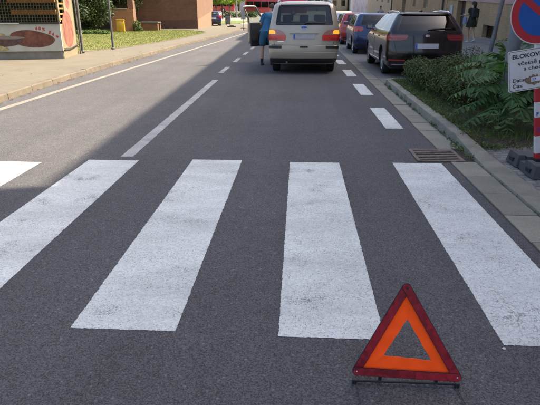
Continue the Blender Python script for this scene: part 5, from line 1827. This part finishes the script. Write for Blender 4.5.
# plaza trees in light green
for i, (px_, Y) in enumerate(((216, 78), (222, 84), (229, 90), (236.5, 96))):
    X = (px_ - 300) / 545 * Y
    tree('plaza_tree', (X, Y, plaza_z(Y)), 2.3, blobset(16, 1.7, 1.7, 2.6, 5.0, .9, 60 + i), 4200, (.09, .17), M_lf_light,
         ('bright green plaza tree next to the brick building', 'second bright green plaza tree from the brick building', 'third bright green plaza tree from the brick building', 'bright green plaza tree nearest the red buses')[i], 'plaza trees', 60 + i, .1)
sh_ = [(-10.5 + k * .9, 91 + .5 * math.sin(k), plaza_z(91) + .45, .8, .7, .5) for k in range(-2, 4)]
V, F = cloud(sh_, 3200, (.07, .13), 71, .7, .5)
tag(link('round_shrub', mesh_np('round_shrub', V, F), M_lf_mid), 'low shrub bed in the middle of the sunny plaza', 'shrub')
gp = MB().add([(-10.6, 66, plaza_z(66) + .03), (-7.6, 66.5, plaza_z(66.5) + .03), (-6.9, 77, plaza_z(77) + .03), (-11.2, 77, plaza_z(77) + .03)], [(0, 1, 2, 3)]).build('grass_patch', mat('plaza_grass', (.09, .12, .022), .95, var=.3, vs_=2))
tag(gp, kind='structure')

# ================================================================== buses
M_busred = paint_mat('bus_red', (.28, .012, .016), .0, .35)
M_buswhite = paint_mat('bus_white', (.5, .5, .48), .0, .4)
def bus(X, Y, rz, L, label):
    e = empty('city_bus', (X, Y, plaza_z(Y)), rz, label, 'bus', 'red buses on the plaza')
    MB().bbox(0, L, -1.25, 1.25, .32, 2.95, .14).build('body', M_busred, e, 40)
    MB().bbox(.3, L - .3, -1.1, 1.1, 2.955, 3.15, .06).build('roof_unit', M_buswhite, e, 40)
    n = int(L / 1.5)
    for i in range(n):
        x0 = .25 + (L - .5) * i / n
        for s in (-1, 1):
            MB().box(x0 + .05, x0 + (L - .5) / n - .05, s * 1.251 if s > 0 else -1.258, 1.258 if s > 0 else -1.251, 1.35, 2.45).build('window', M_privacy, e)
    for x0 in (2.4, L - 2.6):
        for s in (-1, 1):
            w = MB().lathe([(.3, -.25), (.48, -.25), (.5, -.2), (.5, -.03), (.48, 0), (.3, .01), (.05, -.03)], 24, Matrix.Translation((x0, s * 1.27, .5)) @ Matrix.Rotation(R(-90) * s, 4, 'X')).build('wheel', M_rubber, e, 40)
            MB().lathe([(.28, .0), (.2, .03), (.01, .035)], 20, Matrix.Translation((x0, s * 1.275, .5)) @ Matrix.Rotation(R(-90) * s, 4, 'X')).build('rim', M_rim, w)
    for s in (-.8, .8):
        MB().bbox(-.02, .05, s - .18, s + .18, .7, .95, .02).build('headlight', M_clearlens, e)
    return e
bus(-10.7, 106, R(3), 12, 'long red bus behind the open van door')
bus(-27.5, 128, R(2), 12, 'red bus farther back on the plaza beyond the trees')

# street furniture on the plaza
ps = empty('portable_sign', ((243 - 300) / 545 * 46.5, 46.5, .118), 0, 'grey round portable sign standing on the sunny footpath', 'sign')
MB().lathe([(.26, 0), (.26, .05), (.2, .09), (.05, .1)], 16).build('base', M_base, ps)
MB().tube([(0, 0, .05), (0, 0, 1.55)], .022, 8).build('pole', M_steel, ps)
MB().poly(disc(.25, 24), .02, Matrix.Translation((0, .01, 1.3)) @ Matrix.Rotation(R(90), 4, 'X')).build('sign_disc', M_steel, ps)
MB().bbox(-.2, .2, -.03, 0, .78, 1.02, .005).build('sub_plate', M_steel, ps)
for (px_, Y, hh, lab) in ((227.5, 58, 4.8, 0),):
    pass
lb = empty('litter_bin', ((228.5 - 300) / 545 * 62.5, 61.6, .12), 0, 'grey litter bin at the edge of the plaza grass', 'bin')
MB().bbox(-.3, .3, -.25, .25, .1, 1.0, .04).build('body', mat('bin_grey', (.14, .15, .155), .6), lb, 40)
MB().bbox(-.33, .33, -.28, .28, 1.003, 1.1, .03).build('lid', M_black, lb)
MB().box(-.25, -.18, -.2, .2, 0, .1).box(.18, .25, -.2, .2, 0, .1).build('foot', M_black, lb)
lmp = empty('street_lamp', ((236.5 - 300) / 545 * 88, 88, plaza_z(88)), 0, 'tall grey street lamp in front of the red bus', 'street lamp')
MB().tube([(0, 0, 0), (0, 0, 7)], [.09, .06], 10).build('pole', M_steel, lmp)
MB().tube([(0, 0, 6.95), (.3, 0, 7.25), (1.1, 0, 7.3)], .04, 8).build('arm', M_steel, lmp)
MB().bbox(1.0, 1.6, -.13, .13, 7.24, 7.36, .03).build('lamp_head', M_steel, lmp)
cl_ = empty('manhole_mound', ((231 - 300) / 545 * 52, 52, .118), 0, 'dark flat rubber sign base lying on the footpath', 'sign base')
MB().bbox(-.42, .42, -.22, .22, .0, .1, .03).bbox(-.2, .2, -.12, .12, .101, .16, .02).build('slab', M_base, cl_, 40)

# far side of the plaza: buildings and trees closing the view
def far_block(X0, X1, Y, h, m, label, nwin=8, floors=3):
    zb = plaza_z(min(Y, 150))
    e = empty('far_building', ((X0 + X1) / 2, Y, zb), 0, label, 'building')
    w = (X1 - X0) / 2
    MB().box(-w, w, 0, 12, -1, h).build('wall', m, e)
    MB().bbox(-w - .3, w + .3, -.3, 12.3, h + .003, h + .4, .05).build('roof', M_rooft, e)
    for f in range(floors):
        for i in range(nwin):
            xc = -w + 2 * w * (i + .5) / nwin
            z0 = 1.1 + f * 3.2
            if z0 + 1.7 > h: continue
            o = MB().box(xc - .65, xc + .65, -.05, -.003, z0, z0 + 1.7).build('window', M_wfr, e)
            MB().box(xc - .57, xc + .57, -.06, -.051, z0 + .08, z0 + 1.62).build('pane', M_pane, o)
    return e
far_block(-62, -34, 150, 10, M_cream, 'cream building far left beyond the plaza trees')
far_block(-33.5, -6, 158, 11, M_greyp, 'pale grey building behind the red buses')
far_block(-5.5, 13, 152, 12, M_cream, 'cream building closing the far end of the street')
far_block(13.5, 34, 148, 10, M_greyp, 'pale grey building behind the graffiti wall')
FARL = ['far tree partly hidden by the corner of the brick building', 'far tree rising behind the plaza trees', 'far tree behind the long red bus near the open van door', 'far tree hidden behind the van roof', 'far tree between the van and the graffiti wall']
for i, (X, Y) in enumerate(((-23, 141), (-16, 143), (-9, 140), (-2, 141), (4.5, 143))):
    tree('far_tree', (X, Y, plaza_z(Y)), 2.6, blobset(18, 2.9, 2.4, 3.2, 8.0, 1.5, 90 + i), 3600, (.14, .26), M_lf_mid if i % 2 else M_lf_dark,
         FARL[i], 'row of far trees', 90 + i, .22)
# ================================================================== people
def skin_body(name, nodes, edges, root, m, parent, sub=2, smooth=True):
    """nodes: {id: (x,y,z, rx, ry)}; one continuous surface grown round the skeleton"""
    ids = list(nodes)
    bm = bmesh.new()
    lay = bm.verts.layers.skin.verify()
    bv = {}
    for i in ids:
        v = bm.verts.new(nodes[i][:3]); bv[i] = v
        r = nodes[i][3:]
        v[lay].radius = (r[0], r[1] if len(r) > 1 else r[0])
        v[lay].use_root = (i == root)
    for a, b in edges: bm.edges.new((bv[a], bv[b]))
    me = bpy.data.meshes.new(name); bm.to_mesh(me); bm.free()
    t = bpy.data.objects.new('t', me); col.objects.link(t)
    sk = t.modifiers.new('s', 'SKIN'); sk.use_smooth_shade = True
    sb = t.modifiers.new('d', 'SUBSURF'); sb.levels = sub; sb.render_levels = sub
    bpy.context.view_layer.update()
    dg = bpy.context.evaluated_depsgraph_get()
    res = bpy.data.meshes.new_from_object(t.evaluated_get(dg))
    bpy.data.objects.remove(t)
    res.materials.clear()
    o = link(name, res, m, parent)
    res.shade_smooth()
    return o

def hand_nodes(N, E, wrist, pre, p, d, side, palm_n, curl=.5, s=1.0):
    """palm and five fingers; p wrist position, d direction of the hand, side = thumb direction"""
    p, d, sd = Vector(p), Vector(d).normalized(), Vector(side).normalized()
    pn = Vector(palm_n).normalized()
    c = p + d * .045 * s
    N[pre + 'p'] = (*c, .026 * s, .014 * s); E.append((wrist, pre + 'p'))
    k = p + d * .085 * s
    for i, (off, L) in enumerate(((.027, .07), (.009, .08), (-.009, .074), (-.026, .058))):
        a = k + sd * off * s
        b = a + (d + pn * curl * .5).normalized() * L * .5 * s
        e = b + (d * .7 + pn * curl).normalized() * L * .5 * s
        N[f'{pre}f{i}a'] = (*a, .009 * s); N[f'{pre}f{i}b'] = (*b, .0082 * s); N[f'{pre}f{i}c'] = (*e, .007 * s)
        E += [(pre + 'p', f'{pre}f{i}a'), (f'{pre}f{i}a', f'{pre}f{i}b'), (f'{pre}f{i}b', f'{pre}f{i}c')]
    a = p + d * .03 * s + sd * .03 * s; b = a + (d * .6 + sd * .6 + pn * .3).normalized() * .04 * s
    N[pre + 't0'] = (*a, .011 * s); N[pre + 't1'] = (*b, .009 * s)
    E += [(pre + 'p', pre + 't0'), (pre + 't0', pre + 't1')]

def head_parts(parent, c, fwd, hairm, long_hair=False, s=1.0):
    """hair, ears and face features round head centre c looking along fwd"""
    f = Vector(fwd).normalized(); sd = f.cross(Vector((0, 0, 1))).normalized(); u = sd.cross(f)
    M_ = Matrix(((sd.x, f.x, u.x, c[0]), (sd.y, f.y, u.y, c[1]), (sd.z, f.z, u.z, c[2]), (0, 0, 0, 1)))
    rq = random.Random(3)
    mb = MB()
    prof = []
    n, k = 20, 12
    base = []
    for i in range(k + 1):
        th = math.pi * .0 + (math.pi * .62) * i / k
        for j in range(n):
            ph = 2 * math.pi * j / n
            x, y, z = math.sin(th) * math.cos(ph), math.sin(th) * math.sin(ph), math.cos(th)
            r = 1.0 + rq.uniform(-.02, .02)
            # hair line: short at the face (+y)
            lim = .25 if y > .35 else -.75 if y < 0.2 else -.2
            zz = max(z, lim)
            base.append(M_ @ Vector((x * .083 * s * r, y * .1 * s * r - .006, zz * .112 * s * r + .006)))
    fs = []
    for i in range(k):
        for j in range(n):
            a = i * n + j; b = i * n + (j + 1) % n
            fs.append((a, a + n, b + n, b))
    mb.add(base, fs)
    h = mb.build('hair', hairm, parent, 60)
    if long_hair:
        P = [M_ @ Vector((0, -.07, .07)), M_ @ Vector((0, -.1, 0)), M_ @ Vector((0, -.1, -.1)), M_ @ Vector((0, -.085, -.2))]
        MB().tube(P, [.05, .075, .065, .03], 10).build('hair_length', hairm, parent, 60)
    for sx in (-1, 1):
        MB().lathe([(.002, -.006), (.02, -.004), (.024, .002), (.012, .006)], 10, M_ @ Matrix.Translation((sx * .078 * s, 0, -.01)) @ Matrix.Rotation(R(90), 4, 'Y') @ Matrix.Diagonal((1.3, .8, 1, 1))).build('ear', M_skin, parent, 60)
        MB().lathe([(.0005, .006), (.006, .004), (.009, 0)], 10, M_ @ Matrix.Translation((sx * .03 * s, .083 * s, .012)) @ Matrix.Rotation(R(-90), 4, 'X')).build('eye', M_ink, parent, 60)
    MB().tube([M_ @ Vector((0, .085 * s, .02)), M_ @ Vector((0, .108 * s, -.02)), M_ @ Vector((0, .085 * s, -.028))], [.008, .012, .008], 8).build('nose', M_skin, parent, 60)
    MB().tube([M_ @ Vector((-.022 * s, .084 * s, -.055)), M_ @ Vector((0, .09 * s, -.054)), M_ @ Vector((.022 * s, .084 * s, -.055))], .004, 6).build('mouth', mat('lips', (.35, .14, .11), .5), parent, 60)

def shoe(parent, heel, toe, m, name='shoe', w=.042):
    h, t = Vector(heel), Vector(toe)
    d = (t - h).normalized(); sd = d.cross(Vector((0, 0, 1))).normalized()
    up = Vector((0, 0, 1)); L = (t - h).length
    st = [(-.03, .026, .075), (.0, .036, .085), (.25, .037, .075), (.55, .045, .055), (.8, .045, .042), (.95, .034, .034), (1.03, .015, .02)]
    vs, fs = [], []
    for a, ww, hh in st:
        c = h + d * L * a
        for (sx, sz) in ((-1, 0), (-1.08, .35), (-.8, .85), (0, 1), (.8, .85), (1.08, .35), (1, 0)):
            vs.append(c + sd * sx * ww + up * sz * hh)
    for i in range(len(st) - 1):
        for j in range(6):
            a = i * 7 + j
            fs.append((a, a + 7, a + 8, a + 1))
        fs.append((i * 7 + 6, i * 7 + 13, i * 7 + 7, i * 7))
    fs.append(tuple(range(7))); fs.append(tuple(42 + j for j in reversed(range(7))))
    o = MB().add(vs, fs).build(name, m, parent, 50)
    bm = bmesh.new(); bm.from_mesh(o.data); bmesh.ops.recalc_face_normals(bm, faces=bm.faces); bm.to_mesh(o.data); bm.free()
    return o

# ---- man in blue leaning into the van
man = empty('person', (-1.10, 15.62, 0), 0, 'person in blue T-shirt and shorts leaning into the open van door', 'person')
N = {'pel': (.15, 0, .95, .135, .1), 'wai': (.17, .03, 1.09, .125, .095), 'che': (.2, .08, 1.27, .15, .105), 'uch': (.23, .12, 1.385, .13, .09), 'nec': (.26, .16, 1.47, .052, .052),
     'jaw': (.285, .2, 1.535, .062, .07), 'hd': (.295, .215, 1.60, .078, .09), 'top': (.3, .215, 1.665, .06, .07),
     'hl': (.06, 0, .90, .092, .092), 'tl': (.03, .025, .68, .078), 'kl': (.01, .04, .48, .056), 'cl': (.0, .01, .32, .056), 'al': (.0, -.01, .105, .036), 'fl': (.005, .08, .04, .03, .025),
     'hr': (.24, .02, .90, .092, .092), 'tr': (.27, .06, .68, .078), 'kr': (.28, .09, .48, .056), 'cr': (.28, .06, .32, .056), 'ar': (.28, .04, .105, .036), 'fr': (.285, .13, .04, .03, .025),
     'sl': (.065, .08, 1.385, .062), 'el': (-.03, .06, 1.16, .043), 'wl': (.05, .27, 1.12, .03),
     'sr': (.38, .15, 1.37, .062), 'er': (.5, .33, 1.2, .043), 'wr': (.58, .52, 1.12, .03)}
E_ = [('pel', 'wai'), ('wai', 'che'), ('che', 'uch'), ('uch', 'nec'), ('nec', 'jaw'), ('jaw', 'hd'), ('hd', 'top'), ('pel', 'hl'), ('hl', 'tl'), ('tl', 'kl'), ('kl', 'cl'), ('cl', 'al'), ('al', 'fl'),
      ('pel', 'hr'), ('hr', 'tr'), ('tr', 'kr'), ('kr', 'cr'), ('cr', 'ar'), ('ar', 'fr'), ('uch', 'sl'), ('sl', 'el'), ('el', 'wl'), ('uch', 'sr'), ('sr', 'er'), ('er', 'wr')]
hand_nodes(N, E_, 'wl', 'L', N['wl'][:3], (.5, .8, .1), (.2, 0, 1), (.7, -.4, 0))
hand_nodes(N, E_, 'wr', 'R', N['wr'][:3], (.5, .8, -.1), (-.2, 0, 1), (-.7, .4, 0))
skin_body('body', N, E_, 'pel', M_skin, man)
M_tee = mat('blue_tshirt', (.03, .135, .25), .9, var=.15, vs_=7, bmp=.3, bs=14, bd=.02)
M_short = mat('teal_shorts', (.025, .10, .165), .9, var=.15, vs_=7, bmp=.3, bs=14, bd=.02)
grow = lambda k, d: (*N[k][:3], *[r + d for r in N[k][3:]])
S = {'b': (.15, .0, .83, .2, .165), 'a': (.152, .0, .93, .19, .155), 'wai': grow('wai', .055), 'che': grow('che', .045), 'uch': grow('uch', .035), 'nk': (.252, .145, 1.445, .066, .064), 'sl': grow('sl', .03), 'sr': grow('sr', .03)}
skin_body('tshirt', S, [('b', 'a'), ('a', 'wai'), ('wai', 'che'), ('che', 'uch'), ('uch', 'nk'), ('uch', 'sl'), ('uch', 'sr')], 'wai', M_tee, man)
MB().tube([(.12, .09, 1.40), (.062, .08, 1.385), (.03, .073, 1.3), (-.012, .064, 1.19)], [.06, .074, .072, .074], 12).build('sleeve', M_tee, man, 60)
MB().tube([(.33, .14, 1.385), (.38, .15, 1.37), (.42, .21, 1.31), (.46, .27, 1.25)], [.06, .074, .072, .072], 12).build('sleeve', M_tee, man, 60)
S = {'w': (.155, .01, 1.0, .17, .14), 'pel': grow('pel', .045), 'hl': (.06, 0, .86, .135, .13), 'tl': (.025, .025, .68, .12), 'bl': (.01, .036, .52, .112), 'hr': (.24, .02, .86, .135, .13), 'tr': (.275, .06, .68, .12), 'br': (.285, .085, .52, .112)}
skin_body('shorts', S, [('w', 'pel'), ('pel', 'hl'), ('hl', 'tl'), ('tl', 'bl'), ('pel', 'hr'), ('hr', 'tr'), ('tr', 'br')], 'pel', M_short, man)
head_parts(man, (.295, .215, 1.605), (.4, .9, -.15), mat('brown_hair', (.05, .032, .02), .8, var=.2, vs_=40))
M_shoe = mat('black_shoe', (.02, .02, .022), .7)
shoe(man, (.0, -.05, .002), (.01, .2, .002), M_shoe)
shoe(man, (.28, .0, .002), (.29, .25, .002), M_shoe)
M_sock = mat('dark_sock', (.025, .025, .03), .9)
for k, o in (('al', (0, -.01)), ('ar', (.28, .04))):
    MB().tube([(o[0], o[1], .06), (o[0], o[1], .13), (o[0], o[1] + .005, .19)], [.04, .042, .046], 10).build('sock', M_sock, man, 60)

# ---- woman with backpack walking away on the right pavement
wx, wy = 7.38, 23.65
wom = empty('person', (wx, wy, swz(wx)), R(14), 'person in dark dress with black backpack walking along the right pavement', 'person')
N = {'pel': (0, 0, .95, .125, .095), 'wai': (0, .01, 1.09, .1, .08), 'che': (0, .02, 1.24, .12, .09), 'uch': (0, .015, 1.345, .105, .075), 'nec': (0, .02, 1.43, .043, .043),
     'jaw': (0, .045, 1.495, .055, .065), 'hd': (0, .045, 1.555, .07, .082), 'top': (0, .04, 1.615, .055, .065),
     'hl': (-.085, 0, .89, .085, .085), 'tl': (-.075, .06, .68, .072), 'kl': (-.06, .12, .48, .05), 'cl': (-.06, .09, .33, .05), 'al': (-.06, .06, .1, .032), 'fl': (-.06, .14, .04, .028, .022),
     'hr': (.085, 0, .89, .085, .085), 'tr': (.07, -.03, .68, .072), 'kr': (.05, -.06, .49, .05), 'cr': (.045, -.15, .34, .05), 'ar': (.04, -.26, .14, .032), 'fr': (.04, -.2, .07, .028, .022),
     'sl': (-.155, .02, 1.335, .048), 'el': (-.205, .04, 1.09, .036), 'wl': (-.24, .24, 1.12, .024),
     'sr': (.155, .02, 1.335, .048), 'er': (.215, -.04, 1.09, .036), 'wr': (.25, .0, .86, .024)}
E_ = [('pel', 'wai'), ('wai', 'che'), ('che', 'uch'), ('uch', 'nec'), ('nec', 'jaw'), ('jaw', 'hd'), ('hd', 'top'), ('pel', 'hl'), ('hl', 'tl'), ('tl', 'kl'), ('kl', 'cl'), ('cl', 'al'), ('al', 'fl'),
      ('pel', 'hr'), ('hr', 'tr'), ('tr', 'kr'), ('kr', 'cr'), ('cr', 'ar'), ('ar', 'fr'), ('uch', 'sl'), ('sl', 'el'), ('el', 'wl'), ('uch', 'sr'), ('sr', 'er'), ('er', 'wr')]
hand_nodes(N, E_, 'wl', 'L', N['wl'][:3], (-.3, .9, .3), (.1, 0, 1), (.9, 0, 0), 1.0, .9)
hand_nodes(N, E_, 'wr', 'R', N['wr'][:3], (.05, .1, -1), (-.1, 1, 0), (-.9, 0, 0), .6, .9)
skin_body('body', N, E_, 'pel', M_skin, wom)
M_dress = mat('dark_dress', (.02, .023, .017), .92, var=.25, vs_=6, bmp=.3, bs=14, bd=.02)
ds = MB()
prof = [(.62, .235, .19, .02), (.7, .225, .185, .015), (.82, .205, .165, .005), (.93, .18, .145, 0), (1.02, .155, .125, .005), (1.1, .14, .115, .01), (1.2, .15, .122, .018), (1.3, .15, .115, .018), (1.36, .125, .095, .016), (1.395, .085, .07, .016)]
n = 24; vs_, fs_ = [], []
for z, rx, ry, cy in prof:
    for k in range(n):
        a = 2 * math.pi * k / n
        w = 1 + (.035 * math.sin(5 * a) if z < .85 else 0)
        vs_.append((rx * w * math.cos(a), cy + ry * w * math.sin(a), z + (.012 * math.sin(3 * a) if z < .65 else 0)))
for i in range(len(prof) - 1):
    for k in range(n):
        a = i * n + k; b = i * n + (k + 1) % n
        fs_.append((a, b, b + n, a + n))
ds.add(vs_, fs_).build('dress', M_dress, wom, 60)
for sg in (-1, 1):
    MB().tube([(sg * .1, .016, 1.35), (sg * .165, .022, 1.33), (sg * .185, .03, 1.2)], [.06, .062, .056], 10).build('sleeve', M_dress, wom, 60)
head_parts(wom, (0, .045, 1.56), (-.2, 1, 0), mat('black_hair', (.012, .01, .009), .7, var=.3, vs_=40), True, .95)
M_sneak = mat('pale_sneaker', (.5, .48, .47), .7)
shoe(wom, (-.06, .01, .002), (-.065, .22, .002), M_sneak)
shoe(wom, (.04, -.3, .07), (.035, -.11, .012), M_sneak)
for p0, p1 in (((-.06, .06, .07), (-.06, .075, .2)), ((.04, -.26, .1), (.043, -.2, .24))):
    MB().tube([p0, p1], [.036, .042], 10).build('sock', mat('yellow_sock', (.5, .42, .12), .9), wom, 60)
bpk = empty('backpack', (wx, wy, swz(wx) + 1.0), R(14), 'black backpack on the walking person in the dark dress', 'backpack')
MB().bbox(-.15, .15, -.25, -.1, -.0, .36, .05).build('bag', mat('black_nylon', (.015, .015, .018), .75, var=.2), bpk, 40)
MB().bbox(-.11, .11, -.285, -.24, .03, .18, .02).build('pocket', M_black, bpk, 40)
for sg in (-1, 1):
    MB().tube([(sg * .09, -.11, .33), (sg * .1, -.02, .4), (sg * .1, .11, .33), (sg * .11, .12, .18), (sg * .13, -.1, .06)], .014, 6).build('strap', M_black, bpk)
ppr = empty('paper_sheets', (wx, wy, swz(wx) + 1.13), R(14), 'pale paper sheets held by the walking person', 'paper')
MB().box(-.36, -.2, .29, .43, .03, .036, Matrix.Rotation(R(-12), 4, 'X')).build('sheet', mat('paper', (.6, .6, .64), .8), ppr)
bgm = empty('shoulder_bag', (wx, wy, swz(wx) + .8), R(14), 'pale blue bag hanging from the arm of the walking person', 'bag')
MB().bbox(-.33, -.24, -.02, .2, -.06, .22, .03).build('bag', mat('pale_denim', (.17, .22, .32), .9, var=.2), bgm, 40)
MB().tube([(-.285, .0, .2), (-.25, .06, .36), (-.285, .16, .2)], .008, 6).build('handle', mat('pale_denim', (.17, .22, .32)), bgm)

# ---- far passer-by beyond the parked cars
fx, fy = 6.2, 42.5
fp = empty('person', (fx, fy, swz(fx)), R(175), 'distant person in a pale top seen over the parked cars', 'person')
N = {'pel': (0, 0, .98, .13, .1), 'wai': (0, 0, 1.1, .12, .09), 'che': (0, 0, 1.28, .14, .1), 'uch': (0, 0, 1.4, .12, .085), 'nec': (0, 0, 1.48, .05), 'hd': (0, .02, 1.6, .08, .09), 'top': (0, .02, 1.68, .06),
     'hl': (-.09, 0, .92, .09), 'kl': (-.1, .1, .5, .06), 'al': (-.1, .1, .1, .04), 'hr': (.09, 0, .92, .09), 'kr': (.1, -.05, .5, .06), 'ar': (.1, -.2, .12, .04), 'fl': (-.1, .2, .04, .03), 'fr': (.1, -.1, .05, .03),
     'sl': (-.17, 0, 1.38, .055), 'el': (-.24, .02, 1.12, .042), 'wl': (-.25, .1, .9, .03), 'sr': (.17, 0, 1.38, .055), 'er': (.24, -.02, 1.12, .042), 'wr': (.25, .05, .9, .03)}
E_ = [('pel', 'wai'), ('wai', 'che'), ('che', 'uch'), ('uch', 'nec'), ('nec', 'hd'), ('hd', 'top'), ('pel', 'hl'), ('hl', 'kl'), ('kl', 'al'), ('al', 'fl'), ('pel', 'hr'), ('hr', 'kr'), ('kr', 'ar'), ('ar', 'fr'), ('uch', 'sl'), ('sl', 'el'), ('el', 'wl'), ('uch', 'sr'), ('sr', 'er'), ('er', 'wr')]
hand_nodes(N, E_, 'wl', 'L', N['wl'][:3], (0, .2, -1), (0, 1, 0), (1, 0, 0)); hand_nodes(N, E_, 'wr', 'R', N['wr'][:3], (0, .2, -1), (0, 1, 0), (-1, 0, 0))
skin_body('body', N, E_, 'pel', M_skin, fp)
S = {k: (*N[k][:3], *[r + .025 for r in N[k][3:]]) for k in ('pel', 'wai', 'che', 'uch', 'sl', 'sr')}
S['ul'] = (-.21, .01, 1.24, .065); S['ur'] = (.21, -.01, 1.24, .065)
skin_body('top', S, [('pel', 'wai'), ('wai', 'che'), ('che', 'uch'), ('uch', 'sl'), ('uch', 'sr'), ('sl', 'ul'), ('sr', 'ur')], 'wai', mat('pale_top', (.4, .38, .4), .9), fp)
S = {'pel': (0, 0, .98, .15, .12), 'hl': (-.09, 0, .9, .11), 'kl': (-.1, .1, .5, .08), 'al': (-.1, .1, .12, .065), 'hr': (.09, 0, .9, .11), 'kr': (.1, -.05, .5, .08), 'ar': (.1, -.2, .15, .065)}
skin_body('trousers', S, [('pel', 'hl'), ('hl', 'kl'), ('kl', 'al'), ('pel', 'hr'), ('hr', 'kr'), ('kr', 'ar')], 'pel', mat('navy_trousers', (.03, .035, .06), .9), fp)
head_parts(fp, (0, .02, 1.62), (0, 1, 0), mat('brown_hair', (.05, .032, .02), .8))
